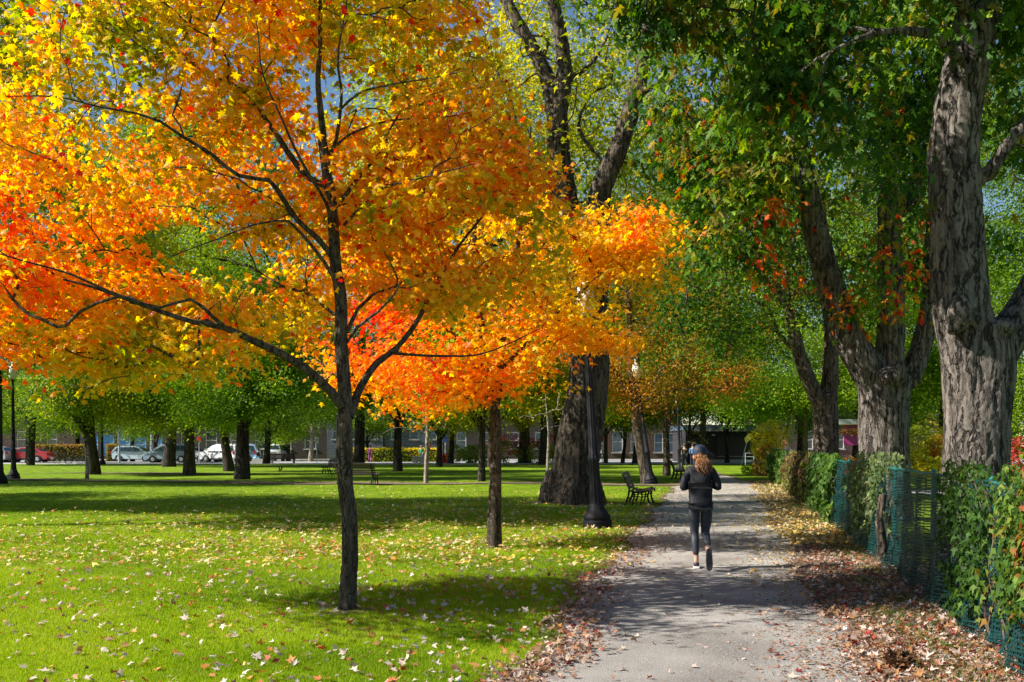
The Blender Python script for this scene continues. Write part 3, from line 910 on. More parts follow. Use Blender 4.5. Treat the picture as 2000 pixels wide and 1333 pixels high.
# ---- the big tree in the middle
b = G(1118, 985); H = b[1]
def cen_col(p, r):
    return ramp(0.62+0.4*fbm(p*0.4, 2)+r.normal(0, 0.12, len(p)), YGR)
def cen_cut(p):
    hh = (np.abs(np.sin(p[:, 0]*617.3+p[:, 2]*213.7+p[:, 1]*97.1))*43.7) % 1.0
    lx = np.interp(p[:, 2], [6, 9, 11.5, 14], [2.4, 2.5, 3.4, 4.1])
    return ~((p[:, 1] < 28.6) & (hh < 0.75) & (p[:, 2] < 14) & (p[:, 0] > -1.5)) & ~((np.abs(p[:, 0]-lx) < 0.75) & (p[:, 1] < 28.4) & (p[:, 2] < 14.5))
cen_limbs = [
    [[b[0]-0.05, b[1], -0.15, 0.86], [b[0]-0.02, b[1], 0.25, 0.76]] + PL([(1122,930),(1132,860),(1143,780),(1150,700),(1152,640)], H, H, 0.68, 0.52),
    PL([(1152,650),(1135,540),(1112,420),(1092,300),(1087,225)], H, H+0.3, 0.42, 0.30),
    PL([(1088,240),(1070,160),(1035,90),(990,10),(960,-80),(940,-220)], H+0.3, H+0.8, 0.25, 0.12),
    PL([(1087,235),(1103,160),(1092,60),(1080,0),(1085,-100),(1095,-240)], H+0.3, H-0.4, 0.25, 0.12),
    PL([(1152,660),(1163,560),(1163,460),(1172,370),(1205,300),(1235,210),(1252,140),(1275,20),(1290,-90),(1330,-220)], H, H-0.6, 0.40, 0.13),
    PL([(1240,190),(1290,160),(1350,125),(1420,80),(1500,30)], H-0.5, H-1.2, 0.10, 0.04),
    PL([(1180,320),(1130,250),(1160,180),(1220,160)], H-0.1, H+1.2, 0.07, 0.03),
    PL([(1100,160),(1150,130),(1180,80),(1200,20)], H, H+1.2, 0.09, 0.03),
    PL([(1112,420),(1060,360),(1020,300),(1005,230),(970,140)], H+0.1, H+1.0, 0.16, 0.05),
    PL([(1240,190),(1255,130),(1210,60),(1180,-20)], H-0.4, H+0.5, 0.08, 0.03),
    [[b[0]-0.45, b[1]-0.1, 0.9, 0.40], [b[0]-0.75, b[1]-0.2, 0.12, 0.24], [b[0]-1.0, b[1]-0.3, -0.15, 0.12]],
    [[b[0]+0.4, b[1]-0.2, 0.8, 0.38], [b[0]+0.75, b[1]-0.45, 0.0, 0.2]],
    [[b[0]-0.1, b[1]-0.4, 0.7, 0.40], [b[0]-0.15, b[1]-0.85, -0.05, 0.2]],
]
cen_ell = [((b[0]-1.0, H, 13.5), (5.5, 5, 4.5), 40), ((b[0]+3.5, H-1, 12), (4.5, 4, 4), 25), ((b[0]-0.5, H, 17), (5, 5, 3.5), 9), ((b[0]+1.5, H, 9.3), (3.6, 3.0, 1.6), 9), ((b[0]-4.2, H+0.5, 9.0), (3.2, 3.5, 2.4), 14), ((b[0]-4.6, H-3.2, 7.4), (2.6, 2.4, 1.6), 8)]
tree('big_tree', 'huge old tree with dark flared trunk on the lawn behind the lamp post', b, cen_limbs, cen_ell, 560, 60, 0.20, TSIM, cen_col, M_bark_mid,
     seed=12, step=0.4, twig=0.009, spread=(0.5, 0.5, 0.28), droop=(0.1, 1.0), tilt=0.6, clump=0.35, cut=cen_cut, zatt=7.5, vox=0.055, ridge=(0.045, 4.2), wob=0.05)

# ---- the row of silver maples behind the fence
def silv_col(red=0.04):
    def f(p, r):
        u = 0.44+0.45*fbm(p*0.6+7, 2)+r.normal(0, 0.16, len(p))
        c = ramp(u, GRN)
        ol = fbm(p*1.1+50, 2)+r.normal(0, 0.25, len(p)) > 0.38
        c[ol] = ramp(r.uniform(0.2, 0.8, ol.sum()), [(0, (0.10, 0.10, 0.012)), (1, (0.34, 0.26, 0.03))])
        k = fbm(p*0.8+33, 2) > (0.62-red*2)
        k &= r.random(len(p)) < 0.55
        c[k] = ramp(r.uniform(0.3, 1.0, k.sum()), AUT)*0.6
        return c
    return f
b1 = np.array([6.85, 14.8, 0.0]); H = b1[1]
t1_limbs = [
    [[b1[0]-0.02, H, -0.2, 0.60], [b1[0], H, 0.3, 0.53]] + PL([(1908,960),(1908,880),(1912,780),(1918,700),(1910,640)], H, H, 0.46, 0.56),
    PL([(1905,800),(1892,680),(1880,600),(1871,500),(1866,400),(1860,300),(1872,200),(1893,100),(1912,0),(1935,-130),(1950,-280)], H, H, 0.44, 0.26),
    PL([(1920,800),(1935,700),(1975,645),(2010,590),(2045,520),(2100,420),(2150,300)], H, H+0.3, 0.36, 0.17),
    PL([(1880,370),(1930,340),(1985,260),(2060,180),(2120,80)], H, H-0.6, 0.12, 0.05),
    PL([(1880,120),(1820,70),(1750,60),(1670,80),(1600,110),(1560,140)], H-0.2, H-2.6, 0.075, 0.015),
    PL([(1900,40),(1850,-30),(1760,-80),(1650,-90),(1540,-60)], H, H-3.6, 0.10, 0.02),
    PL([(1900,100),(1930,60),(1990,20),(2050,-10)], H, H+1.4, 0.14, 0.05),
    PL([(1905,0),(1870,-90),(1800,-170),(1720,-240),(1640,-300)], H, H+1.5, 0.14, 0.05),
]
t1_ell = [((4.2, 13.0, 8.6), (3.3, 3.2, 1.6), 30), ((7.2, 14.5, 10.5), (4.5, 3.6, 2.4), 26), ((8.8, 15.0, 7.2), (1.6, 2.0, 1.8), 7), ((3.8, 13.5, 8.2), (1.4, 2.4, 1.5), 8), ((4.8, 14.5, 6.3), (1.9, 1.5, 0.9), 7)]
def t1_cut(p):
    px = 1000+p[:, 0]/p[:, 1]*F; py = HZ-(p[:, 2]-CH)/p[:, 1]*F
    on_trunk = (np.abs(p[:, 0]-(6.85+(p[:, 2]-5)*-0.02)) < 0.75) & (p[:, 1] < 14.6) & (p[:, 2] < 7.2)
    lowleft = (p[:, 0] < 6.0) & (p[:, 2] < 4.6)
    return (~on_trunk) & ~lowleft & (p[:, 1] > 8.5) & (fbm(p*0.75+60, 2) > -0.18)
tree('silver_maple', 'nearest silver maple with thick furrowed trunk and a big burl behind the fence', b1, t1_limbs, t1_ell, 500, 40, 0.165, TSIL, silv_col(0.02), M_bark_big,
     seed=21, step=0.28, twig=0.005, spread=(0.25, 0.25, 0.17), droop=(0.4, 1.6), tilt=0.7, cut=t1_cut, clump=0.55, zatt=5.0, vox=0.032, ridge=(0.034, 5.2),
     lumps=[(P(1876, 615, H-0.46), 0.19, (1, 0.75, 1.15)), (P(1896, 622, H-0.50), 0.13, (1, .8, 1)), (P(1862, 640, H-0.42), 0.13, (1, .8, .8)), (P(1872, 590, H-0.47), 0.11, (1, .9, 1)), (P(1960, 640, H-0.35), 0.16, (1, 1, .8))], shell=0.2,
     group='silver maples along the fence')

b2 = np.array([8.62, 23.0, 0.0]); H = b2[1]
t2_limbs = [
    [[b2[0], H, -0.2, 0.72], [b2[0], H, 0.3, 0.62]] + PL([(1727,950),(1727,880),(1727,820),(1728,770),(1733,730)], H, H, 0.56, 0.62),
    PL([(1722,770),(1690,715),(1655,655),(1634,600),(1612,530),(1595,465),(1583,400),(1571,345),(1560,270),(1545,180),(1500,60),(1460,-80)], H, H-0.6, 0.42, 0.10),
    PL([(1735,760),(1737,690),(1738,600),(1736,500),(1735,450),(1732,370),(1730,280),(1726,150),(1715,0),(1700,-140)], H, H+0.1, 0.34, 0.14),
    PL([(1742,440),(1775,400),(1795,330),(1812,240),(1825,120),(1840,0)], H, H+0.5, 0.22, 0.09),
    PL([(1745,770),(1775,735),(1800,680),(1814,610),(1818,540),(1820,460),(1835,350)], H, H+0.4, 0.30, 0.12),
    PL([(1583,400),(1540,340),(1480,300),(1430,240),(1380,160)], H-0.4, H-1.4, 0.10, 0.03),
]
t2_ell = [((6.3, 22.3, 9.8), (3.6, 4.0, 3.0), 32), ((8.8, 23.0, 11.5), (4.6, 4.4, 3.4), 26), ((4.9, 22.0, 7.2), (1.6, 2.4, 1.7), 8), ((7.3, 21.7, 5.6), (2.1, 0.9, 1.5), 3.2), ((10.4, 23.5, 6.8), (1.8, 1.5, 1.6), 5)]
def t2_col(p, r):
    c = silv_col(0.05)(p, r)
    k = (np.abs(p[:, 0]-7.3) < 2.2) & (p[:, 2] < 6.9) & (p[:, 2] > 3.8) & (p[:, 1] < 22.6) & (fbm(p*2.2, 2)+r.normal(0, .12, len(p)) > 0.16)
    c[k] = ramp(r.uniform(0.6, 1.0, k.sum()), AUT)*0.85
    return c
tree('silver_maple', 'three limbed silver maple with a sawn stub at its fork, second along the fence', b2, t2_limbs, t2_ell, 620, 46, 0.16, TSIL, t2_col, M_bark_big,
     seed=22, step=0.35, twig=0.007, spread=(0.33, 0.33, 0.22), droop=(0.3, 1.3), tilt=0.7, clump=0.45, zatt=4.2, vox=0.042, ridge=(0.038, 4.6),
     lumps=[(P(1752, 722, H-0.62), 0.20, (1.2, 0.8, 0.6)), (P(1762, 730, H-0.62), 0.14, (1.2, 0.8, 0.5)), (P(1745, 735, H-0.55), 0.24, (1.2, 1, 1))], shell=0.2,
     group='silver maples along the fence')

b3 = np.array([12.0, 38.0, 0.0]); H = b3[1]
t3_limbs = [
    [[b3[0], H, -0.2, 0.62], [b3[0], H, 0.3, 0.52]] + PL([(1614,910),(1614,860),(1613,800),(1611,770)], H, H, 0.47, 0.47),
    PL([(1608,800),(1592,770),(1572,725),(1560,690),(1548,640),(1540,600),(1515,560),(1470,520),(1420,470),(1370,410)], H, H-1.0, 0.32, 0.10),
    PL([(1614,800),(1621,750),(1622,700),(1622,640),(1618,560),(1610,470),(1600,350)], H, H, 0.36, 0.15),
    PL([(1540,600),(1535,540),(1550,460),(1560,380)], H-0.5, H+0.5, 0.16, 0.07),
    PL([(1560,690),(1520,650),(1500,600),(1440,580)], H-0.4, H-2, 0.12, 0.04),
]
t3_ell = [((9.0, 37.5, 9.6), (4.6, 4.4, 3.4), 34), ((12.2, 38, 11.5), (4.6, 4.4, 4.2), 26), ((7.6, 36.6, 6.6), (2.9, 2.6, 1.9), 12)]
tree('silver_maple', 'third silver maple along the fence with a dark limb leaning over the path', b3, t3_limbs, t3_ell, 460, 56, 0.18, TSIM, silv_col(0.03), M_bark_mid,
     seed=23, step=0.5, twig=0.010, spread=(0.42, 0.42, 0.3), droop=(0.2, 1.2), tilt=0.7, clump=0.4, zatt=4.5, vox=0.07, ridge=(0.04, 4.0), shell=0.2,
     group='silver maples along the fence')

# ================================================================== TREES FURTHER OFF
def simple_tree(px, py, wpx, label, ell, colr, nt=110, lp=70, size=0.26, lean=0.0, bark=None, seed=1, toph=6.0, name='tree', fork=True, group=None,
                spread=0.55, cut=None, clump=0.5, tpl=None, base_h=None, white=False, Y=None):
    """trunk standing at photograph position (px,py) with width wpx; ell in metres relative to the base"""
    Y = Y or yd(py); X = (px-1000)/F*Y; r = wpx/F*Y/2*0.86
    r_ = random.Random(seed)
    tr = [[X, Y, -0.15, r*1.5], [X, Y, 0.15, r*1.25], [X+lean*0.3, Y, 1.2, r], [X+lean*0.6, Y, toph*0.45, r*0.92], [X+lean, Y, toph, r*0.6], [X+lean*1.2, Y, toph*1.5, r*0.25]]
    limbs = [tr]
    if fork:
        for k in range(3):
            a = r_.uniform(0, 6.28)+k*2.1; z0 = toph*r_.uniform(0.38, 0.6)
            u = z0/toph
            c, s_ = math.cos(a), math.sin(a)
            limbs.append([[X+lean*u, Y, z0, r*0.55], [X+lean*u+c*0.7, Y+s_*0.7, z0+1.0, r*0.42], [X+lean*u+c*1.8, Y+s_*1.8, z0+2.4, r*0.25]])
    E = [((X+e[0][0], Y+e[0][1], e[0][2]), e[1]) + tuple(e[2:]) for e in ell]
    pal, mid, amp = colr
    def cf(p, rr):
        return ramp(mid+amp*fbm(p*0.45+seed, 2)+rr.normal(0, 0.13, len(p)), pal)
    return tree(name, label, (X, Y), limbs, E, nt, lp*1.7, size*0.74, tpl or TSIM, cf, bark or M_bark_dark, seed=seed, step=0.5, twig=0.010,
                spread=(spread, spread, spread*0.6), droop=(0.0, 1.1), tilt=0.7, zatt=toph*0.3, clump=clump, cut=cut, ns=5, group=group, wob=0.04)

GRP = 'trees on the far lawn'
G1 = (GRN, 0.55, 0.4); G2 = (GRL, 0.4, 0.4); G3 = (YGR, 0.6, 0.4); G4 = (YGR, 0.35, 0.35)
_dr = random.Random(4)
def dome(r, zc, rz, dx=0):
    E = [((dx, 0, zc+0.4), (r*0.9, r*0.9, rz*0.9), 9)]
    for k in range(7):
        a = k*0.9+_dr.uniform(-0.3, 0.3); q = _dr.uniform(0.5, 0.95)
        E.append(((dx+r*q*math.cos(a), r*q*0.8*math.sin(a), zc-rz*_dr.uniform(0.2, 0.75)), (r*_dr.uniform(0.28, 0.45), r*0.4, rz*_dr.uniform(0.2, 0.34)), 1.3))
    return E
T_ = [
 (58, 905, 17, 'dark trunked tree between the black lamp post and the red car', dome(5.0, 6.6, 4.4), G1, 120, 50, 0.30, 0, 41, 6),
 (182, 928, 28, 'bushy green tree with a stout dark trunk behind the parked bicycles', dome(3.6, 6.2, 3.8)+[((-1, 0, 14), (6, 5, 6), 12)], (YGR, 0.4, 0.4), 360, 90, 0.22, -0.3, 42, 5),
 (259, 902, 9, 'thin tree in front of the pale parked car at the street', dome(3.6, 5.6, 3.2), G2, 90, 60, 0.30, 0, 43, 4.5),
 (303, 904, 13, 'tree at the bonnet of the grey blue hatchback', dome(3.4, 5.6, 3.0), G2, 90, 60, 0.30, 0, 44, 4.5),
 (370, 927, 24, 'green tree whose trunk hides the rear of the grey blue hatchback', dome(3.3, 6.6, 4.0)+[((-1, 0, 15), (7, 5, 7), 16)], (YGR, 0.5, 0.4), 420, 90, 0.24, 0, 45, 5),
 (447, 920, 21, 'green tree with curved trunk covering the white minivan', dome(3.4, 7.2, 4.2), G2, 150, 80, 0.24, -0.5, 46, 5),
 (473, 937, 30, 'dark trunked green tree nearest of the left row', dome(4.2, 6.7, 4.0)+[((-2, 0, 13.5), (6, 4.5, 6), 16)], G2, 480, 95, 0.22, 0.1, 47, 5),
 (563, 901, 9, 'slim tree rising behind the far back-to-camera bench', dome(3.8, 5.2, 3.2), G2, 100, 60, 0.30, 0, 48, 4.5),
 (607, 902, 10, 'pale barked tree beside the street sign', dome(3.2, 6.6, 3.2), G2, 90, 60, 0.30, 0.2, 49, 5),
 (717, 902, 7, 'small tree before the stone house just right of the front maple trunk', dome(2.6, 4.8, 2.4), G2, 80, 60, 0.28, 0, 50, 4),
 (777, 922, 19, 'tree with double dark trunk right of the middle bench', dome(4.6, 7.4, 4.4), G1, 200, 80, 0.24, 0, 51, 5.5),
 (858, 912, 13, 'tree beside the leaning red and white pole', dome(3.8, 6.6, 4.0), G4, 140, 70, 0.26, 0, 52, 5),
 (941, 941, 15, 'dark straight tree just left of the second maple', dome(3.6, 6.4, 3.6)+[((-1, 0, 14), (6, 4.5, 7), 18)], G3, 420, 80, 0.22, 0, 53, 4.6),
 (958, 914, 12, 'grey trunked tree half hidden behind the second maple', dome(4.2, 8.0, 4.0), G1, 120, 70, 0.28, 0, 54, 5.5),
 (1025, 905, 26, 'thick pale trunked yellow tree in front of the shrub bed', dome(5.6, 7.6, 4.6), G3, 170, 70, 0.30, 0, 55, 5),
 (1093, 940, 13, 'dark slender tree touching the left side of the huge tree', dome(3.4, 6.8, 3.4)+[((1.5, 0, 15), (6.5, 4.5, 7.5), 22)], G3, 420, 80, 0.24, -0.3, 56, 5),
 (1183, 905, 9, 'narrow tree right beside the black lamp shaft near the brick house', dome(4.0, 7.5, 4.2), G1, 110, 60, 0.30, 0, 57, 5),
 (1216, 905, 8, 'crooked thin tree before the brick house windows', dome(3.4, 6.2, 3.0), G2, 100, 60, 0.30, 0.4, 58, 5),
 (1302, 930, 15, 'straight grey trunked tree left of the far bench', dome(3.8, 7.6, 4.2)+[((0, 0, 14), (5.5, 4.5, 6.5), 16)], G2, 380, 80, 0.26, 0, 60, 5.5),
 (1347, 908, 8, 'dark thin tree behind the running woman\'s cap', dome(3.2, 7.0, 3.6), G2, 110, 60, 0.30, 0, 61, 5),
 (1420, 905, 10, 'lone tree in front of the dark garage wall', dome(4.6, 8.0, 4.2), G1, 170, 70, 0.30, 0, 62, 5.5),
 (1527, 914, 18, 'leaning pale trunk tree behind the yellow shrub', dome(5.2, 7.8, 3.6, -1.0), G2, 240, 80, 0.26, 1.0, 63, 5),
 (1573, 915, 12, 'thin straight tree between the leaning tree and the third silver maple', dome(4.4, 7.6, 4.2), G2, 180, 80, 0.26, 0, 64, 5.5),
]
for (px, py, wpx, lab, ell, cr, nt_, lp_, sz_, lean_, sd_, th_) in T_:
    bk = M_bark_pale if sd_ in (49, 63) else M_bark_mid if sd_ in (55, 60, 57, 64, 45) else M_bark_dark
    simple_tree(px, py, wpx, lab, ell, cr, nt_, lp_, sz_, lean_, bk, sd_, th_, group=GRP)

# the orange brown maple behind the second lamp post
OBR = [(0, (0.04, 0.09, 0.012)), (0.4, (0.17, 0.15, 0.015)), (0.7, (0.42, 0.2, 0.02)), (1, (0.6, 0.18, 0.03))]
simple_tree(1264, 945, 25, 'leaning dark tree with low orange brown foliage behind the second lamp post', [((0.4, 0, 5.4), (3.2, 2.4, 1.9), 10), ((2.6, -1.5, 5.0), (1.7, 1.4, 1.1), 4), ((0, 0, 10), (3.6, 3, 3), 9)],
            (OBR, 0.72, 0.5), 260, 55, 0.16, -0.75, M_bark_mid, 59, 6.5, group=GRP, name='maple_tree')
# tall yellow green tree mostly out of the frame at the left, it shades the lawn
simple_tree(-200, 999, 60, 'tall yellow green tree reaching in from the left edge', [((0, 0, 9.5), (5.6, 5.0, 3.8), 12), ((3.2, 0.5, 6.4), (3.8, 3.4, 2.8), 9), ((0, 0, 13), (4.4, 4, 3), 5)],
            (YGR, 0.75, 0.4), 640, 75, 0.19, 0.3, M_bark_mid, 70, 8, spread=0.5)
simple_tree(-609, 984, 60, 'broad tree standing outside the left edge', [((0, 0, 8.5), (6.5, 5.0, 4.0), 12)], G1, 330, 70, 0.34, 0.3, M_bark_dark, 71, 8, spread=0.7)
simple_tree(-412, 1031, 40, 'slim tree outside the left edge nearest the camera', [((0, 0, 9.5), (3.2, 2.4, 2.6), 6), ((0, 0.6, 13.5), (3.8, 3.0, 3.6), 12)], G1, 260, 50, 0.3, 0.2, M_bark_dark, 80, 8, spread=0.5)
simple_tree(-240, 945, 50, 'round tree behind the yellow green one at the left edge', [((0, 0, 8.5), (6.6, 5.5, 4.6), 12)], G2, 260, 70, 0.30, 0.3, M_bark_dark, 72, 8, spread=0.7)
# tall trees filling the height behind
simple_tree(330, 912, 26, 'tall yellow green tree high over the left row', [((0, 0, 15), (8.5, 6, 7.0), 12), ((-6, 0, 13), (5, 5, 5), 6)], G3, 420, 80, 0.36, 0.3, M_bark_dark, 73, 12, spread=0.9, clump=0.3)
simple_tree(60, 909, 15, 'spreading green tree at the far left behind the red car', [((0, 0, 8.5), (8.0, 5, 5.6), 12), ((5, 0, 6), (4, 4, 3), 4)], G2, 330, 80, 0.30, 0.3, M_bark_dark, 81, 8, spread=0.8, clump=0.4)
simple_tree(520, 907, 14, 'round green tree behind the far bench', [((0, 0, 8.0), (7.5, 5, 5.4), 12)], G2, 300, 80, 0.30, 0.3, M_bark_dark, 82, 8, spread=0.8, clump=0.4)
simple_tree(880, 907, 12, 'green tree over the traffic barrels', [((0, 0, 8.0), (6.5, 5, 5.2), 12)], G4, 260, 80, 0.30, 0.3, M_bark_dark, 83, 8, spread=0.8, clump=0.4)
simple_tree(1240, 907, 12, 'green tree in front of the brick house right of the second lamp post', [((0, 0, 8.2), (6.5, 5, 5.2), 12)], G2, 280, 80, 0.30, 0.3, M_bark_dark, 84, 8, spread=0.8, clump=0.4)
simple_tree(1560, 908, 14, 'green tree far behind the bending person', [((0, 0, 8.2), (8, 5, 5.6), 12)], G2, 320, 80, 0.30, 0.3, M_bark_dark, 85, 8, spread=0.8, clump=0.4)
simple_tree(700, 908, 24, 'tall green tree rising behind the front maple crown', [((0, 0, 15), (8.5, 6, 7.0), 12), ((6, 0, 12), (5, 5, 5), 6)], G3, 420, 80, 0.36, 0.3, M_bark_dark, 74, 12, spread=0.9, clump=0.3)
simple_tree(1060, 908, 18, 'tall yellowing tree behind the huge tree', [((0, 0, 14), (8, 6, 6.0), 12)], G3, 300, 80, 0.36, 0.3, M_bark_dark, 75, 12, spread=0.9, clump=0.3)
simple_tree(1370, 909, 14, 'tall green tree closing the end of the path', [((0, 0, 15), (8.5, 6, 7.0), 12), ((-4, 0, 10), (5, 5, 3.5), 6)], G2, 420, 80, 0.36, 0.3, M_bark_dark, 76, 12, spread=0.9, clump=0.3)
simple_tree(1668, 912, 14, 'tall green tree in the garden between the two silver maples', [((0, 0, 15), (8.5, 6, 7.0), 12), ((2, -3, 8.5), (6, 4, 4.5), 8)], G2, 460, 80, 0.34, 0.3, M_bark_dark, 77, 12, spread=0.9, clump=0.3)
simple_tree(1835, 925, 16, 'yellow green tree between the second and nearest silver maple', [((0, 0, 9), (6, 4, 5.4), 12), ((-2, -1, 5), (3, 2.5, 2.4), 5), ((0, 0, 17), (7, 5, 7), 14)], G2, 640, 80, 0.26, 0.3, M_bark_dark, 78, 9, spread=0.7)
simple_tree(2040, 940, 20, 'pale green tree at the right edge behind the garden', [((0, 0, 8), (4.6, 4, 5.4), 12), ((-1.6, -1, 4), (2.5, 2.5, 2.4), 5), ((0, 0, 15), (6, 4, 6.5), 14)], G2, 640, 80, 0.22, 0.3, M_bark_dark, 79, 9, spread=0.6)

# saplings
def sapling(px, py, h, label, seed, wpx=5):
    global rng
    Y = yd(py); X = (px-1000)/F*Y
    rng = np.random.default_rng(seed)
    root = thing('sapling', label, 'sapling', (X, Y, 0), group='bare saplings')
    sk = Skel(4000)
    r = wpx/F*Y/2
    sk.limb([[X, Y, -0.1, r*1.1], [X+0.03, Y, 1.0, r], [X+0.06, Y, h*0.6, r*0.7], [X-0.05, Y, h, r*0.3]], 0.15)
    T = np.stack([X+rng.normal(0, 0.8, 16), Y+rng.normal(0, 0.6, 16), rng.uniform(h*0.55, h*1.05, 16)], 1)
    sk.ok[:sk.n] = sk.p[:sk.n, 2] > h*0.45
    tips = sk.grow(T, 0.15); sk.finish(tips, 0.008)
    V, L, S = tubes(sk.geo(), 5)
    np_mesh('trunk', V, L, S, M_bark_pale, root, smooth=True)
    idx = np.repeat(np.array(tips), 5); pos = sk.p[idx]+rng.normal(0, 0.12, (len(idx), 3))
    t, n = leaf_dirs(len(pos), pos-sk.p[idx])
    leaves('crown', TSIM, pos, t, n, rng.uniform(0.07, 0.12, len(pos)), ramp(rng.uniform(0.3, 1, len(pos)), YGR), M_leafg, root)
sapling(1068, 957, 3.6, 'bare pale sapling on the lawn left of the huge tree', 91, 6)
sapling(832, 944, 4.0, 'young tree with whitened foot right of the benches', 92, 9)
sapling(1330, 930, 3.2, 'thin pale sapling beside the far lamp post', 93, 4)

# ================================================================== SHRUBS, HEDGES
def shrub(name, label, cat, ell, n, size, pal, mid, amp, seed, tpl=None, group=None, dark=None, droop=(-0.5, 0.9), cut=None, stems=True):
    global rng
    rng = np.random.default_rng(seed)
    c = np.mean([e[0] for e in ell], 0)
    root = thing(name, label, cat, (float(c[0]), float(c[1]), 0.0), group=group)
    T = in_crown(n, ell, seed, 1.1, 0.65, cut)
    T = T[T[:, 2] > 0.03]
    o = T-c
    t, nn = leaf_dirs(len(T), o, droop, 0.8)
    nn = norm(nn+norm(o)*0.8)
    col = ramp(mid+amp*fbm(T*1.3+seed, 2)+rng.normal(0, 0.13, len(T)), pal)*rng.uniform(0.8, 1.2, (len(T), 1))
    leaves('foliage', tpl or TSIM, T, t, nn, size*rng.uniform(0.6, 1.25, len(T)), col, M_leafg, root)
    if stems:
        sk = Skel(6000)
        zt = max(e[0][2] for e in ell)
        sk.limb([[c[0], c[1], -0.05, 0.03], [c[0]+0.02, c[1], zt*0.6, 0.02]], 0.15)
        tips = sk.grow(T[::max(1, len(T)//40)], 0.15); sk.finish(tips, 0.004)
        V, L, S = tubes(sk.geo(), 4)
        np_mesh('stem', V, L, S, M_bark_mid, root, smooth=True)
    return root
RED = [(0, (0.12, 0.02, 0.012)), (0.5, (0.36, 0.05, 0.03)), (1, (0.6, 0.12, 0.06))]
BRN = [(0, (0.06, 0.035, 0.015)), (0.4, (0.18, 0.09, 0.03)), (0.75, (0.45, 0.26, 0.04)), (1, (0.35, 0.40, 0.04))]
OLV = [(0, (0.10, 0.09, 0.015)), (0.6, (0.26, 0.20, 0.03)), (1, (0.4, 0.20, 0.05))]
def E_(px, py, Y, rx, ry, rz): return (tuple(P(px, py, Y)), (rx, ry, rz))
shrub('yellow_shrub', 'bright yellow green shrub left of the teal fence post', 'shrub', [E_(1496, 868, 58, 1.0, 1.0, 1.3), E_(1512, 848, 58, 0.8, 0.8, 0.9), E_(1485, 890, 57, 0.6, 0.8, 1.0)], 2600, 0.16, YGR, 0.85, 0.3, 101)
shrub('brown_hedge', 'rusty brown and orange hedge end under the yellow shrub', 'hedge', [E_(1492, 905, 55, 0.6, 1.2, 1.0), E_(1500, 890, 55, 0.5, 0.9, 0.8)], 1900, 0.13, BRN, 0.5, 0.4, 102)
shrub('low_plant', 'low green plant tuft where the path meets the hedge', 'plant', [E_(1468, 918, 58, 0.6, 0.6, 0.35)], 500, 0.14, GRL, 0.5, 0.3, 103)
for k, (px, py, Y, s_) in enumerate([(1808, 868, 38, 1.0), (1790, 880, 37, 0.8), (1826, 892, 36, 0.7)]):
    shrub('garden_shrub', ['yellow green shrub glowing between the two nearest silver maples', 'olive shrub touching the second silver maple trunk', 'low lime shrub beside the red bush'][k], 'shrub', [E_(px, py, Y, s_*0.8, 0.9, s_*1.2)], 1700, 0.13, YGR, 0.7-0.15*(k == 1), 0.3, 110+k, group='shrubs in the garden')
shrub('red_bush', 'pinkish red bush close to the nearest silver maple', 'shrub', [E_(1835, 888, 37, 0.6, 0.8, 0.75)], 1300, 0.11, RED, 0.75, 0.3, 114)
shrub('garden_shrub', 'dark olive shrub at the foot of the third silver maple', 'shrub', [E_(1655, 878, 42, 1.1, 1.0, 0.9)], 1600, 0.14, BRN, 0.5, 0.4, 115, group='shrubs in the garden')
shrub('garden_shrub', 'green shrub right of the nearest silver maple', 'shrub', [E_(1985, 880, 24, 0.7, 0.8, 1.2)], 1600, 0.10, GRL, 0.5, 0.3, 116, group='shrubs in the garden')
shrub('red_bush', 'dark red bush at the right edge above the fence', 'shrub', [E_(1995, 915, 17, 0.45, 0.8, 0.55)], 1300, 0.09, RED, 0.35, 0.3, 117)
# shrub bed across the lawn
for k, (px, py, Y, rx, rz, pal, mid, lab) in enumerate([
    (905, 888, 92, 1.6, 1.0, GRL, 0.5, 'round green shrub left of the second maple trunk in the far bed'),
    (940, 890, 92, 1.5, 1.1, GRL, 0.6, 'bright green shrub behind the second maple trunk'),
    (990, 885, 92, 1.6, 1.2, GRL, 0.4, 'green shrub between the second maple and the thick yellow tree'),
    (1060, 884, 92, 1.5, 1.3, GRL, 0.5, 'green shrub right of the thick yellow tree trunk'),
    (1000, 868, 95, 2.4, 1.0, RED, 0.45, 'dull red shrub behind the green bed, left part'),
    (1085, 868, 95, 2.0, 1.0, RED, 0.4, 'dull red shrub behind the green bed by the huge tree')]):
    shrub('bed_shrub', lab, 'shrub', [E_(px, py, Y, rx, 1.0, rz)], 1100, 0.24, pal, mid, 0.3, 120+k, group='shrubs in the far bed', stems=False)
def hedge(name, label, x0, x1, Y, h, d, pal, mid, seed, n):
    global rng
    rng = np.random.default_rng(seed)
    root = thing(name, label, 'hedge', ((x0+x1)/2, Y, 0), group=None)
    m = MB(); m.box((0, 0, h*0.47), (x1-x0-0.2, d-0.25, h*0.9)); m.build('inner_growth', M_hedge, root)
    f = rng.integers(0, 3, n)
    X = rng.uniform(x0, x1, n); Z = rng.uniform(0.05, h, n); YY = Y+rng.uniform(-d/2, d/2, n)
    YY = np.where(f == 0, Y-d/2+rng.normal(0, 0.05, n), YY); Z = np.where(f == 1, h+rng.normal(0, 0.05, n), Z); X = np.where(f == 2, np.where(rng.random(n) < 0.5, x0, x1)+rng.normal(0, 0.05, n), X)
    pos = np.stack([X, YY, Z], 1)
    t, nn = leaf_dirs(n, pos-np.array([0, Y, h/2]), (-0.5, 0.8), 0.9)
    nn[:, 1] -= 0.8*(f == 0)
    col = ramp(mid+0.35*fbm(pos*0.9, 2)+0.35*(Z > h-0.25)+rng.normal(0, 0.12, n), pal)
    leaves('foliage', TQ, pos, t, norm(nn), rng.uniform(0.10, 0.2, n), col, M_leafg, root)
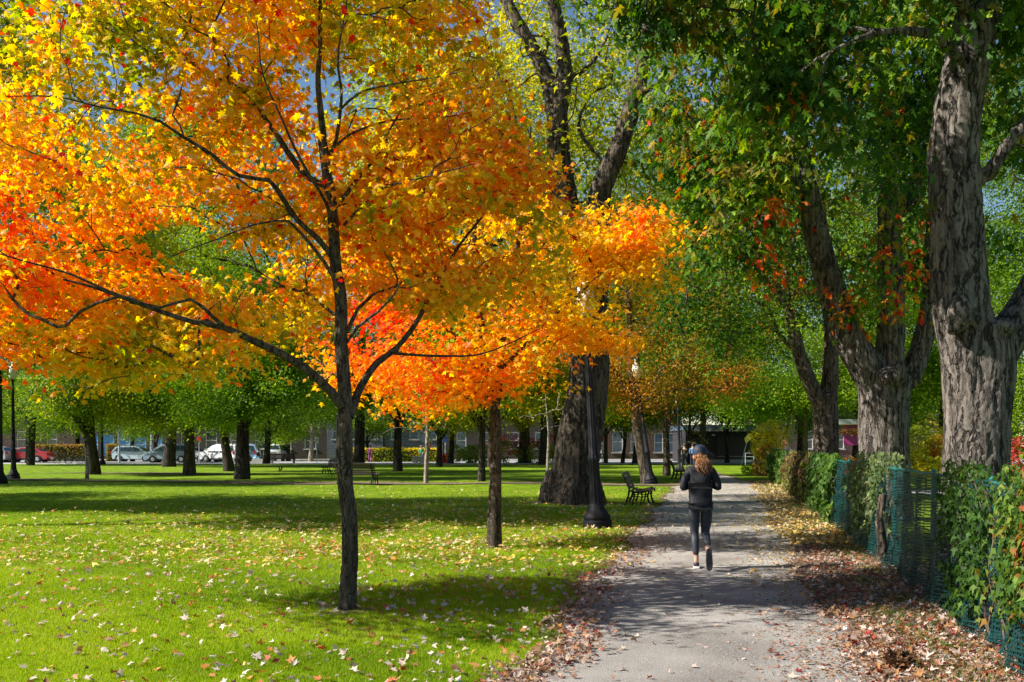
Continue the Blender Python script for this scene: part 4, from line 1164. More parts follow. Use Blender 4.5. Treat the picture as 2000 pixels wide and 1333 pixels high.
M_hedge = pmat('hedge_inner', (0.03, 0.035, 0.012), 0.9, 0.3, 6, 0.5)
hedge('clipped_hedge', 'clipped olive hedge with rusty top behind the bicycles', -49.5, -43.6, 103.6, 1.7, 1.0, OLV, 0.45, 130, 5200)
hedge('clipped_hedge', 'short clipped dark hedge piece right of the stout tree trunk', -42.0, -40.9, 103.6, 1.75, 1.0, OLV, 0.3, 131, 1400)
hedge('low_hedge', 'low yellow green hedge in front of the stone house', -17.5, -7.5, 101.5, 1.35, 1.0, YGR, 0.6, 132, 5200)

# ================================================================== FENCE WITH VINES
M_teal = pmat('teal_netting', (0.0, 0.036, 0.036), 0.5, 0.35, 5, 0)
M_tealp = pmat('teal_post', (0.008, 0.13, 0.12), 0.4, 0.15, 5, 0)
M_wire = pmat('galvanised_wire', (0.25, 0.26, 0.27), 0.4, 0.2, 12, 0, 0.7)
fdir = np.array([0.22, 1.0, 0]); fdir /= np.linalg.norm(fdir); fnor = np.array([-fdir[1], fdir[0], 0])   # towards the path
def fp(y, off=0.0, z=0.0):
    return np.array([fence_x(y), y, z]) + fnor*off
fence = thing('netting_fence', 'teal plastic netting fence on posts running along the path under the vines', 'fence', (float(fence_x(30.0)), 30.0, 0))
def to_local(arr): return np.asarray(arr)-np.array(fence.location)
for k, y in enumerate([6.3, 8.75, 11.3, 13.9, 16.6, 19.4, 23, 27, 31, 35.5, 40, 45, 50, 56]):
    m = MB(); c = to_local(fp(y, 0.0))
    big = k == 13
    m.tube([c+np.array([0, 0, -0.1]), c+np.array([0, 0, 1.40 if not big else 1.55])], 0.028 if not big else 0.075, 10)
    m.tube([c+np.array([0, 0, 1.40 if not big else 1.55]), c+np.array([0, 0, 1.43 if not big else 1.58])], [0.036 if not big else 0.085, 0.012], 10)
    m.build('post', M_tealp, fence, smooth=True)
m = MB(); m.tube([to_local(fp(6.2, 0, 1.37)), to_local(fp(30, 0, 1.37)), to_local(fp(56, 0, 1.37))], 0.018, 8); m.build('top_rail', M_tealp, fence, smooth=True)
def weave(name, ya, yb, sp, wd, z0f, z1f, off, mat, diag, zig=0.0):
    """strips crossing each other, each a thin flat ribbon in the fence plane"""
    V = []; L = []
    Ltot = (yb-ya)/fdir[1]
    def pt(s, z):
        y = ya+s*fdir[1]
        return fp(y, off(y, z), z)
    def ribbon(pts, wv):
        o = len(V); n = len(pts)
        for p, wv_ in zip(pts, wv): V.append(p-wv_); V.append(p+wv_)
        for i in range(n-1): L.extend([o+2*i, o+2*i+1, o+2*i+3, o+2*i+2])
    if diag:
        s = -1.4
        while s < Ltot:
            for sg in (1, -1):
                a = []
                for k in range(9):
                    u = k/8; z = 0.04+1.33*u; ss = s+1.33*(u if sg > 0 else 1-u)
                    if 0 <= ss <= Ltot: a.append(pt(ss, z))
                if len(a) > 1:
                    d = (a[1]-a[0]); d /= np.linalg.norm(d); side = np.cross(d, fnor)*wd/2
                    ribbon([q+fnor*0.003*sg for q in a], [side]*len(a))
            s += sp
    else:
        s = 0.0
        while s < Ltot:
            y = ya+s*fdir[1]; z0 = z0f(y); z1 = z1f(y)
            a = [pt(s+zig*math.sin(k*1.7+s*31), z0+(z1-z0)*k/9) for k in range(10)]
            ribbon(a, [fdir*wd/2]*10); s += sp
        z = 0.02
        while z < 1.42:
            a = []; s = 0.0
            while s <= Ltot:
                y = ya+s*fdir[1]
                if z0f(y) <= z <= z1f(y): a.append(pt(s, z+0.01*math.sin(s*9+z*30)))
                elif len(a) > 1:
                    ribbon([q+fnor*0.002 for q in a], [np.array([0, 0, wd/2])]*len(a)); a = []
                else: a = []
                s += 0.06
            if len(a) > 1: ribbon([q+fnor*0.002 for q in a], [np.array([0, 0, wd/2])]*len(a))
            z += sp*1.15
    V = np.array(V)-np.array(fence.location)
    return np_mesh(name, V, L, np.full(len(L)//4, 4), mat, fence, loc=(0, 0, 0))
fold = lambda y, z: 0.045+0.05*math.sin(y*7.0+1.2*z)*(0.4+0.6*math.sin(y*2.3)**2)+0.03*math.sin(y*19+z*4)+(0.12*max(0, 0.35-z))
fold2 = lambda y, z: 0.10+0.06*math.sin(y*4.1+2.5+z*2)+0.03*math.sin(y*13)+(0.22*max(0, 0.3-z))
weave('chain_link', 6.2, 26, 0.07, 0.0045, None, None, lambda y, z: 0.0, M_wire, True)
weave('netting', 6.2, 26, 0.032, 0.014, lambda y: 0.0, lambda y: 1.36+0.03*math.sin(y*3.0), fold, M_teal, False, 0.006)
weave('netting', 26, 56, 0.07, 0.030, lambda y: 0.0, lambda y: 1.36+0.03*math.sin(y*3.0), fold, M_teal, False)
weave('netting', 6.2, 21, 0.036, 0.014, lambda y: 0.0, lambda y: 0.45+0.25*math.sin(y*1.3)+0.10*math.sin(y*5), fold2, M_teal, False, 0.01)

VIN = [(0, (0.02, 0.045, 0.012)), (0.45, (0.05, 0.115, 0.016)), (0.7, (0.14, 0.22, 0.03)), (0.85, (0.28, 0.12, 0.03)), (1, (0.42, 0.05, 0.03))]
VIP = [(0, (0.035, 0.065, 0.02)), (0.5, (0.09, 0.14, 0.045)), (0.85, (0.22, 0.26, 0.10)), (1, (0.34, 0.28, 0.16))]
VIB = [(0, (0.05, 0.03, 0.018)), (0.35, (0.13, 0.075, 0.035)), (0.6, (0.12, 0.15, 0.03)), (0.85, (0.26, 0.26, 0.07)), (1, (0.45, 0.34, 0.12))]
VIG = [(0, (0.03, 0.04, 0.012)), (0.35, (0.04, 0.085, 0.015)), (0.7, (0.08, 0.16, 0.025)), (1, (0.25, 0.30, 0.07))]
def vine(label, ya, yb, dens, size, pal, mid, amp, seed, top=1.42, zlow=lambda y: 0.3, tpl=None, depth=0.22):
    global rng
    rng = np.random.default_rng(seed)
    yc = (ya+yb)/2; c = fp(yc)
    root = thing('vine', label, 'vine', (float(c[0]), float(c[1]), 0), group='vines on the netting fence')
    n = int(dens*(yb-ya)*1.4)
    y = rng.uniform(ya, yb, n); z = rng.uniform(0, top+0.1, n)
    edge = 0.25*np.sin(z*5+seed)+0.15*np.sin(z*11)
    k = (z > np.array([zlow(q) for q in y])+0.15*rng.normal(0, 1, n)) & (y > ya+0.1*(yb-ya)*(0.5+edge)) & (y < yb-0.1*(yb-ya)*(0.5-edge))
    k &= fbm(np.stack([y*2.2, z*1.8, y*0+seed], 1), 2) > -0.17
    y, z = y[k], z[k]; n = len(y)
    bulge = depth*(0.55+0.45*fbm(np.stack([y*1.3, z*1.3, y*0+9+seed], 1), 2))*np.sqrt(np.clip((top+0.15-z)/0.5, 0.05, 1))
    side = np.where(z > top-0.12, rng.uniform(-1, 1, n), rng.random(n)**0.6)
    off = 0.05+bulge*side
    pos = np.stack([fence_x(y), y, z], 1)+fnor*off[:, None]+rng.normal(0, 0.02, (n, 3))
    t = np.stack([rng.normal(0, 0.5, n), rng.normal(0, 0.5, n), -rng.uniform(0.3, 1.3, n)], 1)
    nr = fnor*0.9+np.array([0, 0, 0.7])+rng.normal(0, 0.45, (n, 3))
    col = ramp(mid+amp*fbm(pos*2.0+seed, 2)+rng.normal(0, 0.14, n), pal)*rng.uniform(0.8, 1.2, (n, 1))
    leaves('foliage', tpl or TOV, pos, norm(t), norm(nr), size*rng.uniform(0.5, 1.3, n), col, M_leafg, root)
    m = MB()
    for j in range(int(3+(yb-ya)*2.5)):
        y0 = rng.uniform(ya+0.15, yb-0.15); q = []; s0 = rng.uniform(0, 9)
        for u in range(9):
            yk = min(max(y0+0.22*math.sin(u*0.8+s0)+0.05*u*rng.normal(0, 1), ya), yb)
            q.append(tuple(fp(yk, 0.07+0.05*math.sin(u+s0), 0.0+u*(top-0.05)/8)-np.array(root.location)))
        m.tube(q, [0.012-0.001*u for u in range(9)], 5)
    m.build('stem', M_bark_mid, root, smooth=True)
    return root
vine('thick green creeper with a few red leaves covering the nearest fence stretch', 7.4, 10.35, 1000, 0.088, VIN, 0.36, 0.4, 201, 1.44, lambda y: 0.1 if y > 8.9 else 0.45, TSIM)
vine('reddish brown creeper trailing over the netting at the right edge', 6.3, 8.3, 850, 0.085, VIN, 0.62, 0.5, 202, 1.45, lambda y: 0.55, TSIM)
vine('pale leafed creeper hanging over the fence by the second silver maple', 13.2, 18.6, 560, 0.10, VIP, 0.5, 0.4, 203, 1.50, lambda y: 0.85 if y < 15.5 else 0.25, TSIM, 0.34)
vine('leafy creeper mound left of the bare teal netting strip', 20.6, 27.0, 330, 0.14, VIG, 0.5, 0.4, 204, 1.42, lambda y: 0.12, None, 0.38)
vine('withered brown and green creeper mound further along the fence', 27.2, 38.5, 300, 0.16, VIB, 0.45, 0.5, 205, 1.42, lambda y: 0.12, None, 0.5)
vine('bright green creeper mound next to the tall teal post', 40.0, 55.0, 260, 0.19, VIG, 0.65, 0.4, 206, 1.42, lambda y: 0.05, None, 0.5)
# dead stump holding the creeper
m = MB(); c = fp(14.1, 0.16)
m.tube([(0, 0, -0.1), (0.02, 0, 0.25), (-0.02, 0.03, 0.6), (0.03, 0.02, 1.0)], [0.10, 0.07, 0.06, 0.05], 10)
o = m.build('tree_stump', M_bark_mid, None, smooth=True); o.location = (float(c[0]), float(c[1]), 0)
tag(o, 'thin brown dead stem standing against the netting below the pale creeper', 'stump')
# brown clod of dried leaves in the corner
rng = np.random.default_rng(300)
c = G(1757, 1306)
root = thing('dried_leaf_clump', 'crumpled dark brown leaf clump lying at the path corner', 'leaf clump', (float(c[0]), float(c[1]), 0))
n = 260; d = rng.normal(size=(n, 3)); d = norm(d); pos = c+d*np.array([0.085, 0.07, 0.06])*rng.uniform(0.7, 1.1, (n, 1))+np.array([0, 0, 0.055])
leaves('foliage', TMID, pos, norm(d+rng.normal(0, 0.8, (n, 3))), norm(d+rng.normal(0, .5, (n, 3))), rng.uniform(0.04, 0.08, n), ramp(rng.random(n), [(0, (0.05, 0.025, 0.012)), (1, (0.22, 0.11, 0.05))]), M_litter, root)

# ================================================================== BUILDINGS
def brickmat(name, c1, c2, mortar, scale=1.0):
    m, t, o = newmat(name)
    p = t.nodes.new('ShaderNodeBsdfPrincipled'); p.inputs['Roughness'].default_value = 0.85
    tc = t.nodes.new('ShaderNodeTexCoord'); sx = t.nodes.new('ShaderNodeSeparateXYZ'); cx = t.nodes.new('ShaderNodeCombineXYZ')
    ad = t.nodes.new('ShaderNodeMath'); ad.operation = 'ADD'
    b = t.nodes.new('ShaderNodeTexBrick')
    b.inputs['Color1'].default_value = (*c1, 1); b.inputs['Color2'].default_value = (*c2, 1); b.inputs['Mortar'].default_value = (*mortar, 1)
    b.inputs['Scale'].default_value = 1.0; b.inputs['Brick Width'].default_value = 0.22*scale; b.inputs['Row Height'].default_value = 0.075*scale; b.inputs['Mortar Size'].default_value = 0.008*scale
    L = t.links.new
    L(tc.outputs['Object'], sx.inputs[0]); L(sx.outputs[0], ad.inputs[0]); L(sx.outputs[1], ad.inputs[1]); L(ad.outputs[0], cx.inputs[0]); L(sx.outputs[2], cx.inputs[1])
    L(cx.outputs[0], b.inputs['Vector']); L(b.outputs['Color'], p.inputs['Base Color']); L(p.outputs[0], o.inputs[0])
    return m
M_brick = brickmat('brown_shaded_brick', (0.055, 0.026, 0.02), (0.085, 0.04, 0.03), (0.06, 0.05, 0.045))  # brown brick with the facades' shade put into its colour
M_brick2 = brickmat('dark_shaded_brick', (0.025, 0.018, 0.016), (0.04, 0.028, 0.024), (0.035, 0.03, 0.028))  # dark brick, deepened further to stand for shade from the street trees
M_stone = brickmat('grey_stone', (0.065, 0.08, 0.105), (0.09, 0.105, 0.13), (0.05, 0.06, 0.07), 4.5)
M_black = pmat('black_cladding', (0.022, 0.020, 0.024), 0.7, 0.3, 3)
M_glass = pmat('window_glass', (0.03, 0.045, 0.07), 0.08, 0.5, 0.6, spec=0.8)
M_glassb = pmat('pale_window_glass', (0.12, 0.17, 0.24), 0.15, 0.5, 0.8, spec=0.8)
M_white = pmat('white_paint', (0.72, 0.72, 0.70), 0.5, 0.05, 5)
M_trim = pmat('stone_trim', (0.34, 0.33, 0.31), 0.8, 0.15, 5)
M_door = pmat('dark_door', (0.03, 0.025, 0.02), 0.5, 0.2, 5)
M_rooft = pmat('tar_roof', (0.05, 0.05, 0.05), 0.9, 0.2, 3)
M_blue = pmat('blue_panel', (0.08, 0.25, 0.55), 0.5, 0.2, 2)

def facade(parent, W, Ht, holes, mat, D, name='wall'):
    """front wall in the plane y=0 with real openings, 0.25 m deep reveals, plus the three other walls"""
    m = MB(); t = 0.25
    xs_ = sorted(set([-W/2, W/2]+[h[0] for h in holes]+[h[1] for h in holes])); zs_ = sorted(set([0, Ht]+[h[2] for h in holes]+[h[3] for h in holes]))
    for i in range(len(xs_)-1):
        for j in range(len(zs_)-1):
            cx_, cz = (xs_[i]+xs_[i+1])/2, (zs_[j]+zs_[j+1])/2
            if any(h[0] < cx_ < h[1] and h[2] < cz < h[3] for h in holes): continue
            m.add([(xs_[i], 0, zs_[j]), (xs_[i+1], 0, zs_[j]), (xs_[i+1], 0, zs_[j+1]), (xs_[i], 0, zs_[j+1])], [(0, 1, 2, 3)])
    for x0, x1, z0, z1 in holes:
        m.add([(x0, 0, z0), (x0, t, z0), (x0, t, z1), (x0, 0, z1)], [(0, 1, 2, 3)]); m.add([(x1, 0, z0), (x1, t, z0), (x1, t, z1), (x1, 0, z1)], [(3, 2, 1, 0)])
        m.add([(x0, 0, z1), (x0, t, z1), (x1, t, z1), (x1, 0, z1)], [(0, 1, 2, 3)]); m.add([(x0, 0, z0), (x0, t, z0), (x1, t, z0), (x1, 0, z0)], [(3, 2, 1, 0)])
    for x in (-W/2, W/2): m.add([(x, 0, 0), (x, D, 0), (x, D, Ht), (x, 0, Ht)], [(0, 1, 2, 3)])
    m.add([(-W/2, D, 0), (W/2, D, 0), (W/2, D, Ht), (-W/2, D, Ht)], [(0, 1, 2, 3)])
    return m.build(name, mat, parent)

def house(name, label, xc, Y, W, D, Ht, mat, wins, doors=(), glass=None, cornice=True, cat='building', sill=True):
    r = thing(name, label, cat, (xc, Y, 0.0))
    holes = list(wins)+list(doors)
    facade(r, W, Ht, holes, mat, D)
    m = MB(); m.box((0, D/2, Ht+0.06), (W+0.02, D+0.02, 0.12)); m.build('roof', M_rooft, r)
    if cornice:
        m = MB(); m.box((0, -0.16, Ht-0.05), (W+0.3, 0.3, 0.35)); m.box((0, -0.1, Ht-0.35), (W+0.1, 0.18, 0.14)); m.build('cornice', M_trim, r)
    for x0, x1, z0, z1 in wins:
        m = MB(); m.box(((x0+x1)/2, 0.2, (z0+z1)/2), (x1-x0-0.004, 0.02, z1-z0-0.004)); g = m.build('window', glass or M_glass, r)
        m = MB()
        w_ = 0.07
        m.box(((x0+x1)/2, 0.15, z0+w_/2), (x1-x0-0.006, 0.07, w_)); m.box(((x0+x1)/2, 0.15, z1-w_/2), (x1-x0-0.006, 0.07, w_))
        m.box((x0+w_/2+0.003, 0.15, (z0+z1)/2), (w_, 0.066, z1-z0-2*w_)); m.box((x1-w_/2-0.003, 0.15, (z0+z1)/2), (w_, 0.066, z1-z0-2*w_))
        m.box(((x0+x1)/2, 0.15, (z0+z1)/2), (x1-x0-2*w_, 0.06, 0.05))
        m.build('frame', M_white, g)
        if sill:
            m = MB(); m.box(((x0+x1)/2, -0.03, z0-0.07), (x1-x0+0.24, 0.14, 0.13)); m.build('sill', M_trim, g)
    for x0, x1, z0, z1 in doors:
        m = MB(); m.box(((x0+x1)/2, 0.18, (z0+z1)/2), (x1-x0-0.004, 0.05, z1-z0-0.004)); d = m.build('door', M_door, r)
        m = MB(); m.ball((x1-0.12, 0.12, z0+1.0), 0.05, 8, 6); m.build('handle', M_wire, d)
    return r
def wrow(x0, x1, n, w, z0, z1):
    return [(x0+(x1-x0)*(k+0.5)/n-w/2, x0+(x1-x0)*(k+0.5)/n+w/2, z0, z1) for k in range(n)]
house('brick_house', 'long brown brick building behind the red car at the left', -63, 114, 26, 10, 9.5, M_brick, wrow(-12, 12, 7, 1.2, 1.4, 3.3)+wrow(-12, 12, 7, 1.2, 5.2, 7.1))
house('glass_shopfront', 'low building with bright blue glazed front behind the bicycles', -44.5, 114, 10, 10, 6.0, M_black, wrow(-4.6, 4.6, 5, 1.5, 0.5, 3.0), glass=M_blue, sill=False, cornice=False)
house('brick_house', 'dark brick building behind the pale parked cars', -30.2, 114, 18, 10, 9.0, M_brick2, wrow(-8.5, 8.5, 6, 1.3, 1.3, 3.2)+wrow(-8.5, 8.5, 6, 1.3, 5.2, 7.0), [(-0.5, 0.6, 0.1, 2.4)][:0])
house('stone_house', 'blue grey stone house with a low dark doorway behind the benches', -18.0, 114, 6.4, 10, 9.0, M_stone, [(-2.6, -1.6, 2.4, 4.2), (-0.4, 0.6, 2.4, 4.2), (1.8, 2.6, 2.4, 4.2), (-2.6, -1.6, 5.8, 7.6), (-0.4, 0.6, 5.8, 7.6), (1.8, 2.6, 5.8, 7.6)], [(-1.9, -0.9, 0.0, 1.9)], glass=M_glassb)
house('stone_house', 'blue grey stone terrace right of the front maple trunk', -11.3, 114.6, 6.8, 10, 9.0, M_stone, wrow(-3.2, 3.2, 3, 1.0, 2.4, 4.2)+wrow(-3.2, 3.2, 3, 1.0, 5.8, 7.6), [(1.2, 2.1, 0.0, 1.9)][:0], glass=M_glassb)
house('brick_house', 'dark brick house behind the shrub bed', 0.2, 114, 16, 10, 9.0, M_brick2, wrow(-7.5, 7.5, 5, 1.1, 1.3, 3.2)+wrow(-7.5, 7.5, 5, 1.1, 5.2, 7.0), glass=M_glassb)
house('brick_house', 'brown brick house with white barred windows right of the huge tree', 13.9, 114, 11, 10, 9.0, M_brick, [(-2.4, -1.2, 0.9, 3.3), (-0.3, 0.9, 0.9, 3.3), (2.4, 3.4, 0.9, 3.1), (4.0, 4.9, 0.9, 3.1), (-4.6, -3.6, 0.9, 3.1), (-2.4, -1.2, 5, 7), (1, 2, 5, 7), (4, 5, 5, 7)], glass=M_glassb)
# dark garage at the end of the path
r = thing('garage', 'low black garage wall with a pale edge closing the end of the path', 'garage', (21.6, 98.0, 0))
m = MB(); m.box((0, 4, 1.55), (9.0, 8, 3.1)); m.build('wall', M_black, r)
m = MB(); m.box((0, 3.9, 3.45), (9.4, 8.6, 0.5)); m.build('roof', M_glassb, r)
m = MB(); m.box((0, -0.35, 3.12), (9.2, 0.5, 0.12)); m.build('canopy', M_trim, r)
m = MB(); m.box((0.2, -0.03, 1.3), (3.2, 0.05, 2.4)); d = m.build('door', M_door, r)
for k in range(5):
    pass
m = MB(); m.box((0.2, -0.075, 0.6), (3.0, 0.03, 0.06)); m.build('handle', M_trim, d)
m = MB(); m.box((-1.8, -0.1, 2.7), (0.3, 0.16, 0.16)); m.build('wall_light', M_white, r)
m = MB(); m.box((21.6, 95.5, 0.16), (9.4, 0.3, 0.32)); o = m.build('low_wall', M_conc); tag(o, 'low pale concrete wall across the end of the path', 'wall')
house('brick_house', 'brown brick building far behind the garden at the right', 42, 112, 30, 10, 9.5, M_brick, wrow(-14, 14, 8, 1.3, 1.3, 3.3)+wrow(-14, 14, 8, 1.3, 5.2, 7.1))
# pink playhouse in the garden
M_pink = pmat('pink_paint', (0.55, 0.06, 0.30), 0.5, 0.1, 3)
M_redp = pmat('red_paint', (0.55, 0.03, 0.02), 0.4, 0.1, 3)
r = thing('market_stall', 'pink market stall seen between the third and second silver maples', 'stall', (P(1672, 870, 60)[0], 60, 0))
m = MB(); m.box((0.2, 0, 2.3), (1.9, 0.06, 1.2)); m.build('banner', M_pink, r)
m = MB()
m.prism([(-1.7, 2.95), (1.7, 2.95), (1.5, 3.25), (-1.5, 3.25)], -0.6, 0.9); m.build('awning', M_white, r)
for x in (-1.5, 1.5):
    m = MB(); m.tube([(x, 0.1, 0), (x, 0.1, 2.97)], 0.04, 8); m.build('post', M_wire, r, smooth=True)
m = MB(); m.box((0, 0.4, 0.85), (2.9, 0.7, 0.08)); m.box((0, 0.4, 0.4), (2.7, 0.6, 0.8)); m.build('counter', M_redp, r)
r = thing('market_stall', 'crimson topped stall with pale blue counter behind the red bush', 'stall', (P(1840, 870, 62)[0], 62, 0))
m = MB(); m.box((0, 0, 1.25), (5.6, 0.9, 0.35)); m.build('awning', M_pink, r)
m = MB(); m.box((0, 0.1, 0.5), (5.2, 0.7, 0.9)); m.build('counter', pmat('pale_blue_paint', (0.35, 0.45, 0.55), 0.5), r)
for x in (-2.6, 2.6):
    m = MB(); m.tube([(x, -0.4, 0), (x, -0.4, 1.1)], 0.03, 8); m.build('post', M_wire, r, smooth=True)

# ================================================================== VEHICLES
def carpaint(name, col): return pmat(name, col, 0.28, 0.03, 2, coat=0.8, metal=0.1)
M_tyre = pmat('tyre_rubber', (0.015, 0.015, 0.015), 0.8)
M_rim = pmat('alloy', (0.5, 0.5, 0.52), 0.3, 0.05, 5, metal=0.8)
M_tail = pmat('tail_light', (0.5, 0.01, 0.01), 0.2)
M_head = pmat('head_light', (0.75, 0.77, 0.8), 0.15)
M_bump = pmat('black_plastic', (0.03, 0.03, 0.032), 0.6)
M_cglass = pmat('car_glass', (0.02, 0.035, 0.045), 0.06, 0.2, 2, spec=0.8)
KIND = {
 # outline of the side view, x from tail (-) to nose (+), z; second list: glass line polygon
 'saloon': ([(-2.3,0.42),(-2.33,0.75),(-2.25,0.98),(-1.75,1.06),(-1.05,1.38),(-0.35,1.46),(0.35,1.42),(1.05,1.02),(1.75,0.92),(2.2,0.74),(2.3,0.52),(2.25,0.28),(-2.2,0.28)],
            [[(-1.45,1.06),(-0.98,1.31),(-0.42,1.38),(-0.42,1.04)],[(-0.34,1.04),(-0.34,1.38),(0.28,1.34),(0.82,1.02)]]),
 'hatch': ([(-2.1,0.42),(-2.15,0.8),(-2.08,1.1),(-1.8,1.48),(-1.2,1.58),(0.0,1.6),(0.6,1.48),(1.35,1.02),(1.95,0.86),(2.15,0.62),(2.1,0.28),(-2.05,0.28)],
           [[(-1.85,1.08),(-1.62,1.42),(-1.0,1.49),(-1.0,1.06)],[(-0.92,1.06),(-0.92,1.49),(-0.05,1.5),(-0.05,1.04)],[(0.03,1.04),(0.03,1.49),(0.5,1.4),(1.1,1.02)]]),
 'van': ([(-2.35,0.42),(-2.4,0.9),(-2.32,1.2),(-2.1,1.7),(-1.6,1.8),(0.3,1.78),(0.85,1.62),(1.6,1.14),(2.15,0.96),(2.38,0.7),(2.32,0.28),(-2.3,0.28)],
         [[(-2.1,1.15),(-1.95,1.62),(-1.25,1.68),(-1.25,1.13)],[(-1.15,1.13),(-1.15,1.68),(-0.1,1.68),(-0.1,1.11)],[(0.0,1.1),(0.0,1.67),(0.65,1.55),(1.3,1.13)]]),
}
def car(label, kind, paint, x, y, rz, name='car', cat='car', group='cars parked along the street'):
    r = thing(name, label, cat, (x, y, 0.012), rz, group)
    prof, gl = KIND[kind]
    # body lofted over the width: belt full, roof drawn in
    ws = [(-1, 0.90, 1.0), (-0.96, 0.97, 1.0), (0, 1.0, 1.0)]
    def wid(z, x_): 
        k = 0.88 if z < 1.06 else 0.88-0.30*(z-1.06)/0.6
        return k-0.10*max(0, (abs(x_)-1.6)/0.8)
    m = MB(); n = len(prof)
    sec = []
    for s_ in (-1, -0.9, 0.9, 1):
        sh = 0.985 if abs(s_) == 1 else 1.0
        cz = 0.75
        sec.append([(x_*sh, s_*wid(z, x_), cz+(z-cz)*sh if abs(s_) == 1 else z+0.02*(z > 1.0)) for x_, z in prof])
    vs_ = [p for q in sec for p in q]; fs = [tuple(range(n)), tuple(range(3*n, 4*n))[::-1]]
    for a in range(3):
        for i in range(n):
            j = (i+1) % n; fs.append((a*n+i, (a+1)*n+i, (a+1)*n+j, a*n+j))
    m.add(vs_, fs); m.build('body', paint, r, smooth=True)
    for g in gl:
        for s_ in (-1, 1):
            m = MB(); k = len(g)
            m.add([(a, s_*(wid(b, a)+0.004), b) for a, b in g]+[(a, s_*(wid(b, a)-0.05), b) for a, b in g], [tuple(range(k)), tuple(range(k, 2*k))[::-1]]+[(i, (i+1) % k, k+(i+1) % k, k+i) for i in range(k)])
            m.build('side_window', M_cglass, r)
    top = max(range(n), key=lambda i: prof[i][1])
    ff = [p for p in prof if p[0] > 0 and p[1] > 0.98]; rr_ = [p for p in prof if p[0] < -0.9 and p[1] > 1.0]
    def pane(a, b, nm):
        m = MB(); dx, dz = b[0]-a[0], b[1]-a[1]; L_ = math.hypot(dx, dz); nx, nz = -dz/L_, dx/L_
        if nz < 0: nx, nz = -nx, -nz
        q = []
        for u in (0.08, 0.94):
            X_, Z_ = a[0]+dx*u+nx*0.026, a[1]+dz*u+nz*0.026; w_ = wid(Z_, X_)*0.86
            q += [(X_, -w_, Z_), (X_, w_, Z_)]
        m.add(q, [(0, 1, 3, 2)]); m.build(nm, M_cglass, r)
    fr = sorted([p for p in prof if p[0] > 0.2 and p[1] > 1.0], key=lambda p: p[0])
    pane(fr[0], fr[-1], 'windscreen')
    bk = sorted([p for p in prof if p[0] < -0.9 and p[1] > 1.03], key=lambda p: p[0])
    pane(bk[0], bk[1], 'rear_window')
    L_ = prof[len(prof)-2][0]
    for wx in (-1.38, 1.38):
        for s_ in (-1, 1):
            m = MB(); m.tube([(wx, s_*0.70, 0.32), (wx, s_*0.90, 0.32)], 0.32, 20); w_ = m.build('wheel', M_tyre, r, smooth=True)
            m = MB(); m.tube([(wx, s_*0.885, 0.32), (wx, s_*0.915, 0.32)], [0.20, 0.17], 16); m.build('rim', M_rim, w_, smooth=True)
            m = MB(); m.tube([(wx, s_*0.60, 0.34), (wx, s_*0.883, 0.34)], 0.37, 20); m.build('wheel_arch', M_bump, r, smooth=True)
    for s_ in (-1, 1):
        m = MB(); m.box((prof[-3][0]-0.10, s_*0.62, 0.72), (0.22, 0.30, 0.14)); m.build('headlight', M_head, r, bevel=0.02)
        m = MB(); m.box((-2.12 if kind != 'saloon' else -2.2, s_*0.66, 0.95 if kind != 'saloon' else 0.86), (0.26, 0.24, 0.24 if kind != 'saloon' else 0.15)); m.build('tail_light', M_tail, r, bevel=0.02)
        m = MB(); m.box((0.92, s_*0.97, 1.05), (0.12, 0.14, 0.11)); m.build('mirror', paint, r, bevel=0.02)
    m = MB(); m.box((0, 0, 0.30), (3.9, 1.62, 0.14)); m.build('sill', M_bump, r)
    for s_ in (-1, 1):
        for hx in (-0.8, 0.25):
            m = MB(); m.box((hx, s_*0.885, 0.93), (0.16, 0.025, 0.03)); m.build('handle', M_bump, r)
    return r
cx_ = lambda px, Y: (px-1000)/F*Y
car('white hatchback cut by the left edge with its tail light showing', 'hatch', carpaint('silver_white_paint', (0.55, 0.56, 0.58)), cx_(-24, 97.5), 97.5, PI)
car('bright red saloon parked with its tail to the hedge', 'saloon', carpaint('red_car_paint', (0.55, 0.008, 0.03)), cx_(54, 99), 99, PI)
car('olive tan saloon behind the clipped hedge', 'saloon', carpaint('tan_car_paint', (0.30, 0.26, 0.12)), cx_(100, 107.5), 107.5, PI)
car('pale blue car parked beside the grey pole', 'hatch', carpaint('pale_blue_car_paint', (0.50, 0.60, 0.68)), cx_(264, 103), 103, 0)
car('grey blue hatchback facing left, its tail behind a tree trunk', 'van', carpaint('grey_blue_car_paint', (0.30, 0.38, 0.48)), cx_(332, 97), 97, PI)
car('white saloon with its nose towards the white minivan', 'saloon', carpaint('white_car_paint', (0.78, 0.78, 0.80)), cx_(376, 102.5), 102.5, -0.25)
car('white minivan parked at an angle between two trunks', 'van', carpaint('white_van_paint', (0.80, 0.80, 0.82)), cx_(434, 101), 101, PI-0.45)
car('white and blue van mostly hidden by the curved trunk', 'van', carpaint('blue_white_paint', (0.35, 0.5, 0.75)), cx_(462, 105), 105, PI)
car('white van behind the slim tree near the far bench', 'van', carpaint('white_grey_paint', (0.7, 0.72, 0.75)), cx_(545, 106), 106, PI/2)

